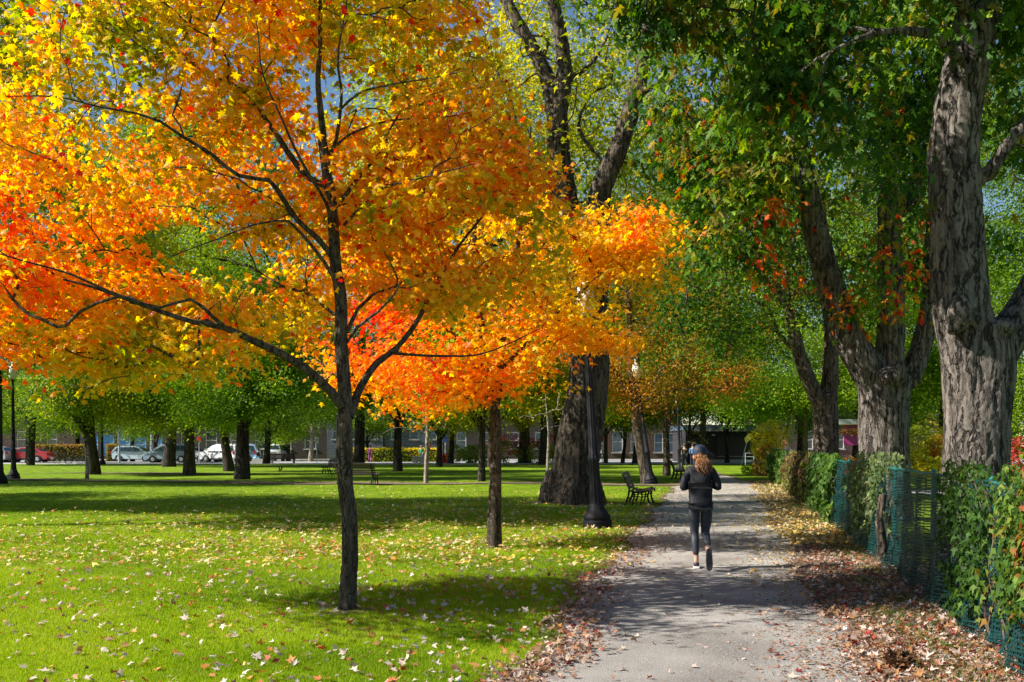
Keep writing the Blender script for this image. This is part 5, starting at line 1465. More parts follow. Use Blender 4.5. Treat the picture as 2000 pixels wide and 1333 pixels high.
# ---- bicycles
M_bike = pmat('black_bicycle_paint', (0.02, 0.02, 0.022), 0.4)
def bicycle(label, x, y, rz, basket=False):
    r = thing('bicycle', label, 'bicycle', (x, y, 0.02), rz, 'bicycles parked at the street')
    for wx in (-0.52, 0.52):
        m = MB(); m.tube([(wx+0.33*math.cos(a), 0, 0.34+0.33*math.sin(a)) for a in np.linspace(0, 2*PI, 25)], 0.022, 6); w_ = m.build('wheel', M_tyre, r, smooth=True)
        m = MB()
        for k in range(8):
            a = PI*k/8; m.tube([(wx-0.31*math.cos(a), 0, 0.34-0.31*math.sin(a)), (wx+0.31*math.cos(a), 0, 0.34+0.31*math.sin(a))], 0.004, 4)
        m.build('spokes', M_wire, w_)
    m = MB()
    for a, b in [((-0.52,0.34),(-0.05,0.30)), ((-0.05,0.30),(-0.18,0.85)), ((-0.52,0.34),(-0.16,0.76)), ((-0.16,0.76),(0.36,0.82)), ((-0.05,0.30),(0.38,0.74)), ((0.34,0.95),(0.52,0.34))]:
        m.tube([(a[0], 0, a[1]), (b[0], 0, b[1])], 0.018, 6)
    m.build('frame', M_bike, r, smooth=True)
    m = MB(); m.box((-0.19, 0, 0.90), (0.26, 0.14, 0.06)); m.build('saddle', M_bump, r, bevel=0.02)
    m = MB(); m.tube([(0.22, -0.28, 1.04), (0.33, -0.1, 1.05), (0.33, 0.1, 1.05), (0.22, 0.28, 1.04)], 0.014, 6); m.tube([(0.34, 0, 0.95), (0.33, 0, 1.05)], 0.014, 6); m.build('handlebar', M_bike, r, smooth=True)
    m = MB(); m.tube([(-0.05, -0.06, 0.30), (-0.05, 0.06, 0.30)], 0.09, 12); m.tube([(-0.05, 0.08, 0.30), (0.1, 0.08, 0.22)], 0.012, 5); m.build('crank', M_wire, r, smooth=True)
    if basket:
        m = MB(); m.prism([(0.40, 0.82), (0.72, 0.82), (0.76, 1.08), (0.36, 1.08)], -0.16, 0.16); m.build('basket', M_bump, r)
    return r
bicycle('black bicycle with front basket parked left of the others', cx_(122, 90), 90, PI, True)
bicycle('dark bicycle in the middle of the parked bicycles', cx_(147, 90.4), 90.4, 0.35)
bicycle('bicycle half hidden behind the leaning thin trunk', cx_(167, 89.8), 89.8, PI+0.2)

# ================================================================== STREET FURNITURE
M_iron = pmat('black_iron', (0.010, 0.011, 0.016), 0.6, 0.3, 14, 0.15, spec=0.2)
M_wood = pmat('dark_stained_wood', (0.035, 0.022, 0.016), 0.55, 0.3, 10, 0.2, stretch=(1, 12, 12))
M_woodl = pmat('weathered_brown_wood', (0.11, 0.075, 0.05), 0.6, 0.3, 10, 0.2, stretch=(1, 12, 12))
M_milk = pmat('milk_glass', (0.75, 0.72, 0.62), 0.3, 0.08, 6)
def lamp_post(label, px, py, lean=0.0, h=4.3, rock=False):
    b = G(px, py)
    r = thing('lamp_post', label, 'lamp post', (b[0], b[1], 0.0), group='lamp posts in the park')
    r.rotation_euler = (0, -lean, 0)
    m = MB(); m.lathe([(0.30, -0.1), (0.31, 0.02), (0.31, 0.14), (0.27, 0.17), (0.285, 0.20), (0.285, 0.25), (0.24, 0.30), (0.18, 0.40), (0.155, 0.50)], 24, flute=0.05, nf=8); m.build('base', M_iron, r, smooth=True)
    m = MB(); m.lathe([(0.14, 0.49), (0.115, 0.9), (0.108, 1.35), (0.13, 1.38), (0.13, 1.46), (0.098, 1.50), (0.083, 2.5), (0.068, h-0.45), (0.10, h-0.42), (0.10, h-0.36), (0.06, h-0.30), (0.055, h-0.05)], 24, flute=0.12, nf=12); m.build('shaft', M_iron, r, smooth=True)
    m = MB(); m.lathe([(0.05, h-0.06), (0.14, h-0.02), (0.15, h+0.05), (0.11, h+0.08)], 20); m.build('collar', M_iron, r, smooth=True)
    m = MB(); m.lathe([(0.10, h+0.07), (0.17, h+0.18), (0.21, h+0.36), (0.20, h+0.52), (0.13, h+0.62), (0.05, h+0.66)], 20); m.build('globe', M_milk, r, smooth=True)
    m = MB(); m.lathe([(0.14, h+0.61), (0.15, h+0.65), (0.07, h+0.74), (0.025, h+0.80), (0.02, h+0.92)], 16); m.build('cap', M_milk, r, smooth=True)
    return r
lamp_post('black fluted lamp post standing against the huge tree', 1167, 1031, 0.055)
lamp_post('second black lamp post beside the path with its pale lantern visible', 1272, 946, 0.13, 4.6)
lamp_post('third lamp post further along the path next to a dark bench', 1328, 922, 0.03)
lamp_post('black lamp post with a stone at its foot at the far left', 27, 937, 0.01, 4.9)
lamp_post('distant black lamp post right of the stout trunk by the bicycles', 200, 908, 0.0)
lamp_post('dark lamp post rising behind the middle benches', 658, 915, -0.012)
lamp_post('thin dark lamp post cut by the left edge', 1, 946, 0.0, 4.9)
m = MB(); rng = np.random.default_rng(5)
m.ball((0, 0, 0.1), 0.55, 16, 10, (1, 0.6, 0.42)); o = m.build('stone', pmat('pale_stone', (0.35, 0.32, 0.28), 0.9, 0.3, 4, 0.6), None, smooth=True)
me = o.data
for v in me.vertices: v.co *= 1+0.18*math.sin(v.co.x*9+1)*math.cos(v.co.y*11)
g_ = G(18, 939); o.location = (g_[0]-0.1, g_[1]-0.7, 0); tag(o, 'pale flat stone at the foot of the far left lamp post', 'stone')

def bench(label, x, y, rz, wood, L_=1.8):
    """seat faces +x before turning; back at -x"""
    r = thing('park_bench', label, 'bench', (x, y, 0.0), rz, 'park benches')
    seat = [(-0.20, 0.43), (-0.08, 0.405), (0.04, 0.405), (0.16, 0.43), (0.26, 0.455), (0.325, 0.43)]
    m = MB()
    for a, z in seat: m.box((a, 0, z), (0.085, L_, 0.03), ry=0.0)
    m.build('seat', wood, r, bevel=0.006)
    m = MB()
    for k, (a, z) in enumerate([(-0.275, 0.50), (-0.30, 0.60), (-0.335, 0.70), (-0.38, 0.80), (-0.44, 0.885)]):
        m.box((a, 0, z), (0.03, L_, 0.085), ry=-0.28-0.1*(k > 3))
    m.build('backrest', wood, r, bevel=0.006)
    for s_ in (-1, 1):
        y0 = s_*(L_/2-0.16)
        m = MB()
        m.tube([(-0.47, y0, 0.90), (-0.38, y0, 0.74), (-0.31, y0, 0.58), (-0.27, y0, 0.44), (-0.30, y0, 0.26), (-0.36, y0, 0.10), (-0.40, y0, 0.0)], 0.030, 8)
        m.tube([(-0.27, y0, 0.42), (-0.1, y0, 0.375), (0.1, y0, 0.38), (0.26, y0, 0.425), (0.34, y0, 0.40), (0.36, y0, 0.34)], 0.026, 8)
        m.tube([(-0.14, y0, 0.385), (-0.13, y0, 0.25), (-0.18, y0, 0.10), (-0.2, y0, 0.0)], 0.024, 8)
        m.tube([(0.06, y0, 0.385), (0.09, y0, 0.26), (0.06, y0, 0.12), (0.02, y0, 0.0)], 0.022, 8)
        m.tube([(0.28, y0, 0.42), (0.24, y0, 0.28), (0.26, y0, 0.14), (0.32, y0, 0.0)], 0.028, 8)
        m.tube([(-0.3, y0, 0.2), (-0.13, y0, 0.26), (0.09, y0, 0.24), (0.24, y0, 0.27)], 0.016, 6)
        m.build('leg', M_iron, r, smooth=True)
    return r
g_ = G(1258, 988); bench('weathered brown bench facing the path beside the second lamp post', g_[0], g_[1]+0.7, -0.20, M_woodl)
g_ = G(1326, 936); bench('dark bench facing the path beside the third lamp post', g_[0]+0.1, g_[1]+0.4, -0.20, M_wood)
g_ = G(697, 945); bench('dark bench seen from behind, its middle hidden by the front maple trunk', g_[0]+0.05, g_[1], PI/2-0.30, M_wood, 1.95)
g_ = G(655, 926); bench('dark bench just behind and left of the one at the front maple trunk', g_[0], g_[1], PI/2+2.5, M_wood, 1.9)
g_ = G(560, 905); bench('far black bench in front of the slim tree near the street', g_[0], g_[1]-2, PI/2, M_wood, 2.6)

# poles, signs
def pole(name, label, px, Y, h, rad, mat, parts=(), cat='pole', lean=0.0):
    r = thing(name, label, cat, (cx_(px, Y), Y, 0.0)); r.rotation_euler = (0, lean, 0)
    m = MB(); m.tube([(0, 0, -0.2), (0, 0, h)], rad, 8); m.build('post', mat, r, smooth=True)
    for nm, mt, c, d in parts:
        m = MB(); m.box(c, d); m.build(nm, mt, r, bevel=0.01)
    return r
M_gpole = pmat('grey_blue_pole', (0.45, 0.52, 0.58), 0.5)
M_signb = pmat('blue_sign', (0.05, 0.12, 0.4), 0.5)
pole('street_sign', 'small white and blue parking sign on a grey post by the stone house', 619, 93, 2.5, 0.035, M_gpole, [('sign_plate', M_white, (0, -0.06, 2.15), (0.36, 0.03, 0.55)), ('sign_symbol', M_signb, (0, -0.08, 2.2), (0.24, 0.015, 0.12)), ], 'sign')
pole('utility_pole', 'thick pale grey pole in front of the pale blue car', 233, 99.2, 7.5, 0.13, M_gpole, [('bracket', M_gpole, (0.8, 0, 7.2), (1.6, 0.08, 0.08))], 'pole')
pole('utility_pole', 'pale pole with a tilted flat head behind the left row of trees', 296, 101.2, 3.3, 0.10, M_gpole, [('lamp_head', M_gpole, (-0.35, 0, 3.35), (1.0, 0.3, 0.1))], 'pole')
pole('sign_post', 'thin grey post before the white saloon', 389, 93.5, 2.6, 0.03, M_gpole, [('sign_plate', M_redp, (0, -0.05, 2.3), (0.4, 0.03, 0.4))], 'sign')
pole('leaning_pole', 'slanting red pole with a white top across the lawn', 834, 93, 2.2, 0.06, M_redp, [('top_plate', M_white, (0, -0.02, 2.25), (0.26, 0.08, 0.5))], 'pole', 0.18)
pole('traffic_light', 'traffic light with a red lamp housing behind the huge tree', 1176, 96, 2.3, 0.04, M_gpole, [('signal_head', M_redp, (0, -0.05, 2.3), (0.26, 0.2, 0.35)), ('sign_plate', M_white, (0, -0.05, 1.5), (0.3, 0.05, 0.6))], 'traffic light')
pole('blue_pole', 'pale blue post beside the orange red barrel', 870, 95, 2.6, 0.05, M_gpole, [('sign_plate', M_signb, (0, -0.06, 2.3), (0.3, 0.03, 0.6))], 'pole')
for k, (px, lab) in enumerate([(866, 'left orange red traffic barrel near the pale blue post'), (873.5, 'right orange red traffic barrel near the pale blue post')]):
    r = thing('traffic_barrel', lab, 'barrel', (cx_(px, 94), 94, 0.0), group='traffic barrels')
    m = MB(); m.lathe([(0.22, 0.0), (0.20, 0.35), (0.22, 0.40), (0.17, 0.7), (0.19, 0.74), (0.10, 0.95)], 14); m.build('body', M_redp, r, smooth=True)
    m = MB(); m.lathe([(0.213, 0.42), (0.196, 0.54)], 14); m.build('band', M_white, r, smooth=True)
for k, (px, lab) in enumerate([(811, 'left pale grey utility box beyond the small tree'), (824, 'right pale grey utility box in front of the person in green')]):
    r = thing('utility_box', lab, 'box', (cx_(px, 93), 93, 0.0), group='grey utility boxes')
    m = MB(); m.box((0, 0, 0.3), (0.5, 0.4, 0.58)); m.build('cabinet', M_conc, r, bevel=0.02)
    m = MB(); m.box((0, 0, 0.62), (0.56, 0.46, 0.05)); m.build('lid', M_gpole, r, bevel=0.01)
# slanting pole with a yellow diamond
r = thing('flag', 'yellow diamond flag on a thin slanting pole at the end of the path', 'flag', (P(1447, 905, 84)[0], 84, 0))
m = MB(); m.tube([(0, 0, 0), (0.58, 0, 2.3)], 0.025, 6); m.build('pole', M_gpole, r, smooth=True)
m = MB(); m.prism([(0.28, 2.25), (0.42, 1.85), (0.95, 2.3), (0.68, 2.75)], -0.03, -0.012); m.build('diamond', pmat('yellow_cloth', (0.8, 0.62, 0.18), 0.6), r)
r = thing('handrail', 'dark metal handrail beside the yellow shrub', 'handrail', (P(1464, 905, 82)[0], 82, 0))
for x in (-0.35, 0.35):
    m = MB(); m.tube([(x, 0, 0), (x, 0, 1.05)], 0.03, 6); m.build('post', M_gpole, r, smooth=True)
for z in (0.4, 0.75, 1.05):
    m = MB(); m.tube([(-0.35, 0, z), (0.35, 0, z)], 0.022, 6); m.build('rail', M_gpole, r, smooth=True)
# wooden stake in the lawn at the left
m = MB(); m.tube([(0, 0, -0.1), (0.03, 0, 0.5), (-0.02, 0, 1.1)], [0.11, 0.09, 0.08], 8)
o = m.build('stake', M_bark_pale, None, smooth=True); g_ = G(170, 938); o.location = (g_[0], g_[1], 0); tag(o, 'pale peeled stump stake before the stout trunk by the bicycles', 'stake')

# ================================================================== PEOPLE AND THE SQUIRREL
def skin(name, joints, edges, mat, parent, levels=2, root=0):
    me = bpy.data.meshes.new(name)
    me.from_pydata([j[0] for j in joints], edges, []); me.update()
    ob = bpy.data.objects.new('tmp_skin', me); SC.collection.objects.link(ob)
    md = ob.modifiers.new('skin', 'SKIN'); md.use_smooth_shade = True
    ob.modifiers.new('sub', 'SUBSURF').levels = levels
    sv = me.skin_vertices[0].data
    for i, j in enumerate(joints):
        r_ = j[1]; sv[i].radius = (r_, r_) if not hasattr(r_, '__len__') else r_
        sv[i].use_root = (i == root)
    dg = bpy.context.evaluated_depsgraph_get(); dg.update()
    m2 = bpy.data.meshes.new_from_object(ob.evaluated_get(dg))
    bpy.data.objects.remove(ob)
    m2.name = name; m2.materials.clear(); m2.materials.append(mat)
    m2.polygons.foreach_set('use_smooth', np.ones(len(m2.polygons), bool))
    o2 = bpy.data.objects.new(name, m2); SC.collection.objects.link(o2); o2.parent = parent
    return o2
M_skin = pmat('skin', (0.62, 0.36, 0.26), 0.5, 0.06, 9)
M_jacket = pmat('black_jacket', (0.006, 0.006, 0.010), 0.75, 0.4, 7, 0.4)
M_legg = pmat('charcoal_leggings', (0.028, 0.032, 0.045), 0.55, 0.3, 6, 0.2)
M_cap = pmat('navy_cap', (0.006, 0.013, 0.035), 0.7, 0.2, 12)
M_hair = pmat('auburn_hair', (0.27, 0.12, 0.045), 0.45, 0.5, 40)
M_sole = pmat('dark_sole', (0.03, 0.03, 0.035), 0.7, 0.5, 30, 0.5)
M_shoe = pmat('black_shoe', (0.02, 0.02, 0.025), 0.6)
M_wsole = pmat('white_sole', (0.75, 0.73, 0.7), 0.6)
g_ = G(1368, 1112)
jog = thing('person', 'woman jogging away in navy cap, black jacket and dark leggings with a curly auburn ponytail', 'person', (g_[0], g_[1], 0.012), -0.12)
# figure faces +y; x to her right. z heights in metres
hipL, hipR = (-0.085, 0, 0.90), (0.085, 0.0, 0.90)
kneeL, ankL, toeL = (-0.075, 0.06, 0.47), (-0.055, -0.03, 0.10), (-0.05, 0.12, 0.035)
kneeR, ankR = (0.07, 0.10, 0.48), (0.085, -0.30, 0.27)
J = [((0, 0, 0.93), 0.09), ((0, 0.01, 1.08), 0.085), ((0, 0.03, 1.24), 0.095), ((0, 0.05, 1.37), 0.07), ((0, 0.07, 1.43), 0.047), ((0, 0.10, 1.50), 0.062), ((0, 0.115, 1.565), 0.082), ((0, 0.11, 1.62), 0.070),
     (hipL, 0.07), (kneeL, 0.05), (ankL, 0.034), (hipR, 0.07), (kneeR, 0.05), (ankR, 0.034),
     ((-0.165, 0.04, 1.335), 0.05), ((-0.225, 0.00, 1.10), 0.038), ((-0.13, 0.20, 1.13), 0.026),
     ((0.165, 0.04, 1.335), 0.05), ((0.235, -0.03, 1.11), 0.038), ((0.13, 0.17, 1.16), 0.026),
     ((-0.05, 0.02, 0.04), 0.034), ((-0.045, 0.13, 0.03), 0.026), ((0.09, -0.36, 0.20), 0.03), ((0.09, -0.32, 0.08), 0.026),
     ((-0.05, -0.045, 0.04), 0.03)]
E = [(0,1),(1,2),(2,3),(3,4),(4,5),(5,6),(6,7),(0,8),(8,9),(9,10),(0,11),(11,12),(12,13),(3,14),(14,15),(15,16),(3,17),(17,18),(18,19),(10,20),(20,21),(13,22),(22,23),(20,24)]
body = skin('body', J, E, M_skin, jog)
# hands with fingers, closed loosely in front of the chest
for s_, w0 in ((-1, (-0.13, 0.20, 1.13)), (1, (0.13, 0.17, 1.16))):
    w0 = Vector(w0); J2 = [(tuple(w0), 0.026), (tuple(w0+Vector((-s_*0.03, 0.045, 0.01))), 0.030), (tuple(w0+Vector((-s_*0.055, 0.075, 0.015))), 0.030)]; E2 = [(0, 1), (1, 2)]
    for k in range(4):
        b0 = w0+Vector((-s_*0.055, 0.075, 0.045-0.02*k)); i = len(J2)
        ln = [0.9, 1.0, 0.95, 0.75][k]
        J2 += [(tuple(b0+Vector((-s_*0.022, 0.018, 0.0))*ln), 0.0095), (tuple(b0+Vector((-s_*0.028, -0.012, 0.0))*ln), 0.009), (tuple(b0+Vector((-s_*0.008, -0.03, 0.0))*ln), 0.008)]
        E2 += [(2, i), (i, i+1), (i+1, i+2)]
    i = len(J2); J2 += [(tuple(w0+Vector((-s_*0.035, 0.03, 0.045))), 0.011), (tuple(w0+Vector((-s_*0.06, 0.045, 0.058))), 0.009)]; E2 += [(1, i), (i, i+1)]
    skin('hand', J2, E2, M_skin, jog, 2)
# jacket
JJ = [((0, 0, 0.99), 0.165), ((0, 0.005, 0.90), 0.172), ((0, 0.00, 0.79), 0.190), ((0, 0.01, 1.08), 0.156), ((0, 0.03, 1.22), 0.165), ((0, 0.045, 1.33), 0.115), ((0, 0.06, 1.40), 0.062), ((0, 0.07, 1.435), 0.055),
      ((-0.15, 0.04, 1.335), 0.070), ((-0.205, 0.02, 1.22), 0.060), ((-0.235, -0.01, 1.10), 0.056), ((-0.19, 0.10, 1.11), 0.046), ((-0.14, 0.185, 1.128), 0.038),
      ((0.15, 0.04, 1.335), 0.070), ((0.21, 0.0, 1.22), 0.060), ((0.245, -0.04, 1.10), 0.056), ((0.19, 0.06, 1.13), 0.046), ((0.14, 0.155, 1.158), 0.038)]
JE = [(0,1),(1,2),(0,3),(3,4),(4,5),(5,6),(6,7),(5,8),(8,9),(9,10),(10,11),(11,12),(5,13),(13,14),(14,15),(15,16),(16,17)]
jk = skin('jacket', JJ, JE, M_jacket, jog, 3)
v = np.zeros(len(jk.data.vertices)*3, np.float32); jk.data.vertices.foreach_get('co', v); v = v.reshape(-1, 3)
k = np.abs(v[:, 0]) < 0.2
q = v.astype(float)*np.array([9, 9, 16])
v[:, 1] *= np.where(k, 1-0.26*np.clip((1.36-v[:, 2])/0.2, 0, 1), 1)
v += (norm(np.stack([v[:, 0], v[:, 1], v[:, 2]*0], 1)+1e-6)*(0.010*fbm(q, 3))[:, None]).astype(np.float32)
jk.data.vertices.foreach_set('co', v.ravel()); jk.data.update()
# leggings
LJ = [((0, 0, 0.88), 0.095), ((-0.075, 0, 0.87), 0.085), ((-0.085, 0.035, 0.70), 0.085), (kneeL, 0.060), ((-0.068, 0.0, 0.33), 0.056), ((-0.058, -0.022, 0.17), 0.040),
      ((0.075, 0, 0.87), 0.085), ((0.085, 0.055, 0.70), 0.087), (kneeR, 0.062), ((0.08, -0.10, 0.385), 0.058), ((0.083, -0.23, 0.31), 0.042)]
LE = [(0,1),(1,2),(2,3),(3,4),(4,5),(0,6),(6,7),(7,8),(8,9),(9,10)]
skin('leggings', LJ, LE, M_legg, jog, 3)
# shoes
def shoe(pts, rads, flat, name='shoe'):
    return skin(name, list(zip(pts, rads)), [(i, i+1) for i in range(len(pts)-1)], M_shoe, jog, 2)
sh = shoe([(-0.055, -0.055, 0.055), (-0.055, 0.0, 0.055), (-0.05, 0.08, 0.045), (-0.048, 0.165, 0.035)], [0.040, 0.043, 0.043, 0.030], 0)
m = MB(); m.prism([(-0.10, -0.10), (-0.015, -0.10), (-0.005, 0.06), (-0.015, 0.18), (-0.05, 0.205), (-0.095, 0.17), (-0.10, 0.05)], 0.0, 0.028, 'z'); m.build('sole', M_wsole, sh, bevel=0.008)
sh = shoe([(0.086, -0.335, 0.285), (0.088, -0.35, 0.23), (0.09, -0.33, 0.14), (0.09, -0.29, 0.06)], [0.038, 0.043, 0.045, 0.032], 0)
m = MB()
pl = [(0.05, 0.30), (0.086, 0.318), (0.122, 0.30), (0.132, 0.18), (0.138, 0.10), (0.125, 0.03), (0.09, 0.008), (0.055, 0.03), (0.046, 0.12), (0.052, 0.2)]
vs_ = [(a, -0.385-0.03*math.sin((b-0.0)/0.32*PI), b) for a, b in pl]+[(a*0.98+0.002, -0.36-0.03*math.sin(b/0.32*PI), b) for a, b in pl]
n = len(pl); m.add(vs_, [tuple(range(n)), tuple(range(n, 2*n))[::-1]]+[(i, i+n, (i+1) % n+n, (i+1) % n) for i in range(n)]); m.build('sole', M_sole, sh, bevel=0.006)
# hair and cap
rng = np.random.default_rng(77)
m = MB()
for k in range(230):
    a0 = Vector((0.0, 0.02, 1.50)); d = Vector(rng.normal(0, 1, 3)); d.normalize()
    tgt = Vector((0.055, -0.05, 1.40))+Vector((d.x*0.105, d.y*0.085, d.z*0.105))
    pts = []; ph = rng.uniform(0, 6); am = rng.uniform(0.008, 0.016); fr_ = rng.uniform(16, 26)
    ctl = a0.lerp(tgt, 0.5)+Vector((d.x*0.06, d.y*0.06-0.02, 0.05))
    for i in range(13):
        u = i/12; p = a0*(1-u)**2+ctl*2*u*(1-u)+tgt*u*u+Vector((0, 0, -0.03*u*u))
        pts.append(p+Vector((math.cos(fr_*u+ph), math.sin(fr_*u+ph), math.cos(fr_*u*0.9+ph))) * am*min(1, u*3))
    m.tube(pts, [0.0045]*12+[0.002], 4)
m.build('ponytail', M_hair, jog, smooth=True)
m = MB()
for k in range(90):
    a = rng.uniform(-PI, PI); z = rng.uniform(1.46, 1.55)
    p0 = Vector((0.088*math.sin(a), 0.105-0.092*math.cos(a), z+0.03)); p1 = Vector((0.02*rng.normal(), 0.0, 1.50))
    if abs(a) > 1.9: continue
    mid = (p0+p1)/2+Vector((0.03*math.sin(a), -0.035, 0.0))
    m.tube([p0, mid, p1], 0.006, 4)
m.ball((0, 0.085, 1.535), 0.088, 16, 12, (0.98, 1.0, 0.95)); m.build('hair', M_hair, jog, smooth=True)
m = MB(); m.lathe([(0.101, 1.555), (0.103, 1.59), (0.100, 1.625), (0.085, 1.662), (0.055, 1.688), (0.018, 1.698), (0.001, 1.699)], 28, c=(0, 0.105, 0)); cp = m.build('cap', M_cap, jog, smooth=True)
m = MB(); m.prism([(-0.075, 0.19), (0.075, 0.19), (0.07, 0.255), (0.0, 0.285), (-0.07, 0.255)], 1.56, 1.57, 'z'); m.build('visor', M_cap, cp)
m = MB(); m.tube([(-0.03, 0.005, 1.565), (0, 0.0, 1.58), (0.03, 0.005, 1.565)], 0.006, 6); m.build('strap', M_hair, cp)
for s_ in (-1, 1):
    m = MB(); m.ball((s_*0.088, 0.11, 1.525), 0.024, 8, 6, (0.4, 0.8, 1.2)); m.build('ear', M_skin, jog, smooth=True)
m = MB(); m.ball((0, 0.205, 1.515), 0.014, 8, 6, (0.8, 1.1, 1.3)); m.build('nose', M_skin, jog, smooth=True)
for s_ in (-1, 1):
    m = MB(); m.ball((s_*0.032, 0.183, 1.545), 0.011, 8, 6); m.build('eye', M_white, jog, smooth=True)
m = MB(); m.box((0, 0.186, 1.47), (0.045, 0.01, 0.008)); m.build('mouth', M_tail, jog)

def figure(label, x, y, rz, top, bottom, hair, pose='walk', s=1.0, long=False):
    r = thing('person', label, 'person', (x, y, 0.02), rz); r.scale = (s, s, s)
    if pose == 'sit':
        kn, an = [(-0.1, 0.42, 0.50), (0.1, 0.42, 0.50)], [(-0.1, 0.44, 0.08), (0.1, 0.46, 0.08)]; hz_ = 0.50; tl = 0.05
    elif pose == 'bend':
        kn, an = [(-0.1, 0.05, 0.48), (0.1, 0.05, 0.48)], [(-0.1, 0.0, 0.08), (0.1, 0.0, 0.08)]; hz_ = 0.92; tl = 0.28
    else:
        kn, an = [(-0.09, 0.14, 0.50), (0.09, -0.02, 0.48)], [(-0.09, 0.20, 0.08), (0.09, -0.25, 0.10)]; hz_ = 0.92; tl = 0.03
    J = [((0, 0, hz_), 0.12), ((0, tl*0.5, hz_+0.25), 0.11), ((0, tl, hz_+0.45), 0.10), ((0, tl*1.2, hz_+0.55), 0.05), ((0, tl*1.4+0.01, hz_+0.68), 0.09), ((0, tl*1.4+0.01, hz_+0.76), 0.07),
         ((-0.09, 0, hz_-0.02), 0.09), (kn[0], 0.06), (an[0], 0.042), ((an[0][0], an[0][1]+0.13, 0.04), 0.035), ((0.09, 0, hz_-0.02), 0.09), (kn[1], 0.06), (an[1], 0.042), ((an[1][0], an[1][1]+0.13, 0.04), 0.035),
         ((-0.19, tl, hz_+0.45), 0.05), ((-0.24, tl+0.02, hz_+0.18), 0.04), ((-0.2, tl+0.18, hz_+0.05), 0.03), ((0.19, tl, hz_+0.45), 0.05), ((0.24, tl+0.02, hz_+0.18), 0.04), ((0.2, tl+0.18, hz_+0.05), 0.03)]
    E = [(0,1),(1,2),(2,3),(3,4),(4,5),(0,6),(6,7),(7,8),(8,9),(0,10),(10,11),(11,12),(12,13),(2,14),(14,15),(15,16),(2,17),(17,18),(18,19)]
    skin('body', J, E, M_skin, r, 2)
    up = [0, 1, 2, 14, 15, 17, 18]; mp_ = {a: i for i, a in enumerate(up)}
    skin('shirt', [(J[a][0], J[a][1]*1.2+0.01) for a in up], [(0, 1), (1, 2), (2, 3), (3, 4), (2, 5), (5, 6)], top, r, 2)
    lo = [0, 6, 7, 8, 10, 11, 12]
    skin('trousers', [(J[a][0], J[a][1]*1.18+0.008) for a in lo], [(0, 1), (1, 2), (2, 3), (0, 4), (4, 5), (5, 6)], bottom, r, 2)
    h = J[5][0]; m = MB(); m.ball((h[0], h[1]-0.02, h[2]-0.01), 0.105, 12, 8, (1, 1, 1))
    if long: m.ball((h[0], h[1]-0.08, h[2]-0.16), 0.12, 12, 8, (1, 0.7, 1.5))
    m.build('hair', hair, r, smooth=True)
    return r
cl = lambda n_, c: pmat(n_, c, 0.8, 0.1, 6)
figure('tiny person sitting in dark top and light blue trousers at the street', cx_(505, 93), 93, 1.3, cl('dark_cloth', (0.02, 0.02, 0.03)), cl('light_blue_cloth', (0.25, 0.55, 0.8)), M_bump, 'sit', 1.05)
m = MB(); q_ = thing('planter', 'long cream stone seat under the sitting person by the street', 'seat', (cx_(511, 93), 93.0, 0)); m.box((0.1, 0, 0.2), (1.9, 0.5, 0.42)); m.build('base', M_conc, q_, bevel=0.02); m = MB(); m.box((0.7, 0.3, 0.75), (1.2, 0.12, 0.7)); m.build('panel', M_trim, q_, bevel=0.02)
figure('tiny person in pink standing behind the small tree', cx_(723, 95), 95, 0.2, cl('pink_cloth', (0.6, 0.12, 0.4)), cl('pink_cloth_trousers', (0.5, 0.15, 0.4)), M_bump, 'walk', 0.95)
figure('tiny person in a bright green shirt behind the grey boxes', cx_(823, 96), 96, PI, cl('green_cloth', (0.04, 0.5, 0.15)), cl('grey_cloth', (0.2, 0.2, 0.22)), M_hair, 'walk', 0.95)
figure('distant walker in a blue top behind the jogging woman', cx_(1353, 78), 78, 0.0, cl('blue_cloth', (0.08, 0.22, 0.5)), cl('navy_cloth', (0.02, 0.02, 0.05)), M_bump, 'walk', 1.02)
figure('distant walker in dark clothes left of the jogging woman', cx_(1337, 76), 76, 0.1, cl('dark_brown_cloth', (0.04, 0.025, 0.02)), cl('black_cloth', (0.015, 0.015, 0.02)), M_bump, 'walk', 1.0)
figure('person with long ginger hair and pale top bending behind the fence', cx_(1550, 49), 49, 1.0, cl('pale_pink_cloth', (0.7, 0.5, 0.5)), cl('denim_cloth', (0.08, 0.12, 0.25)), pmat('ginger_hair', (0.65, 0.28, 0.08), 0.4, 0.2, 12), 'bend', 1.12, True)
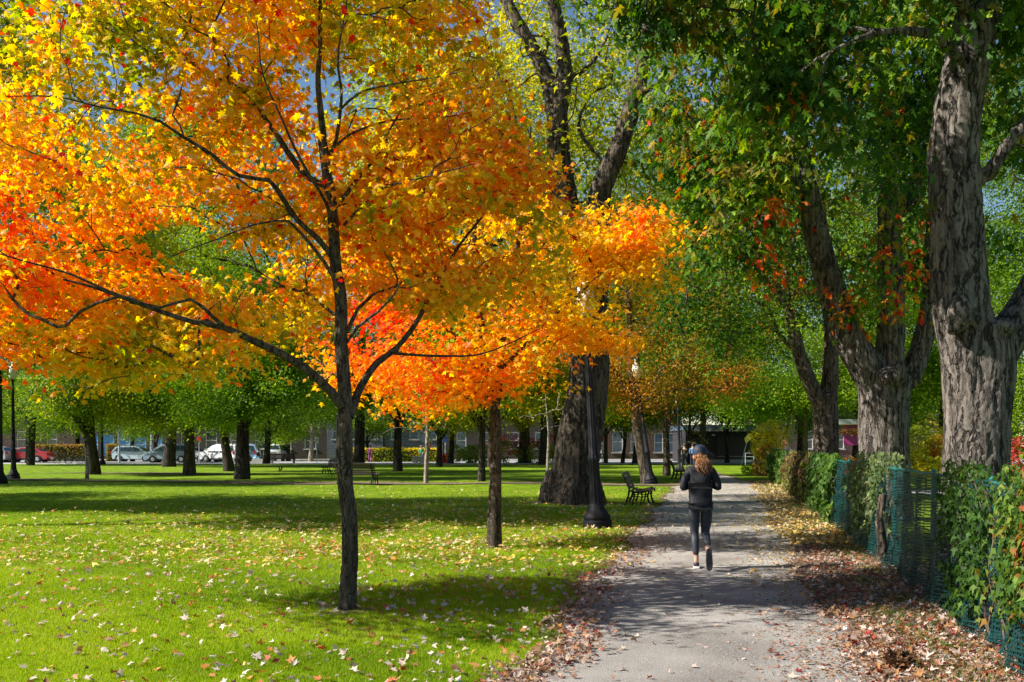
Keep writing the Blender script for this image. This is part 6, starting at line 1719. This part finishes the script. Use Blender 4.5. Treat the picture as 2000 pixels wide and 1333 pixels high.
# squirrel
g_ = G(547, 921)
sq = thing('squirrel', 'tiny dark squirrel sitting up on the sunny lawn', 'squirrel', (g_[0], g_[1], 0.0), 1.2)
M_fur = pmat('dark_brown_fur', (0.04, 0.025, 0.018), 0.8, 0.3, 30)
skin('body', [((0, 0, 0.07), 0.06), ((0, 0.03, 0.16), 0.05), ((0, 0.05, 0.24), 0.025), ((0, 0.08, 0.28), 0.035), ((0, 0.13, 0.27), 0.016), ((-0.05, 0.05, 0.04), 0.03), ((-0.05, 0.12, 0.015), 0.012), ((0.05, 0.05, 0.04), 0.03), ((0.05, 0.12, 0.015), 0.012),
              ((-0.04, 0.07, 0.18), 0.014), ((-0.02, 0.12, 0.17), 0.01), ((0.04, 0.07, 0.18), 0.014), ((0.02, 0.12, 0.17), 0.01), ((-0.02, 0.07, 0.325), 0.009), ((0.02, 0.07, 0.325), 0.009)],
     [(0,1),(1,2),(2,3),(3,4),(0,5),(5,6),(0,7),(7,8),(1,9),(9,10),(1,11),(11,12),(3,13),(3,14)], M_fur, sq)
skin('tail', [((0, -0.04, 0.05), 0.03), ((0, -0.12, 0.10), 0.045), ((0, -0.14, 0.22), 0.055), ((0, -0.12, 0.32), 0.05), ((0, -0.16, 0.38), 0.03)], [(0,1),(1,2),(2,3),(3,4)], M_fur, sq)

# bare soil rings round the young trunks
rng = np.random.default_rng(401)
for (px, py, r0) in ((680, 1198, 0.26), (965, 1066, 0.30), (1118, 985, 1.1)):
    g_ = G(px, py); nseg = 28; V = [(g_[0], g_[1], 0.028+float(hgt(g_[0], g_[1])))]
    for k in range(nseg):
        a = 2*PI*k/nseg; r_ = r0*(1+0.25*math.sin(3*a+px)+0.12*math.sin(7*a))
        x, y = g_[0]+r_*math.cos(a), g_[1]+r_*math.sin(a); V.append((x, y, 0.010+float(hgt(x, y))))
    L = []
    for k in range(nseg): L += [0, 1+k, 1+(k+1) % nseg]
    o = np_mesh('soil', np.array(V), L, np.full(nseg, 3), M_dirt); o['kind'] = 'structure'
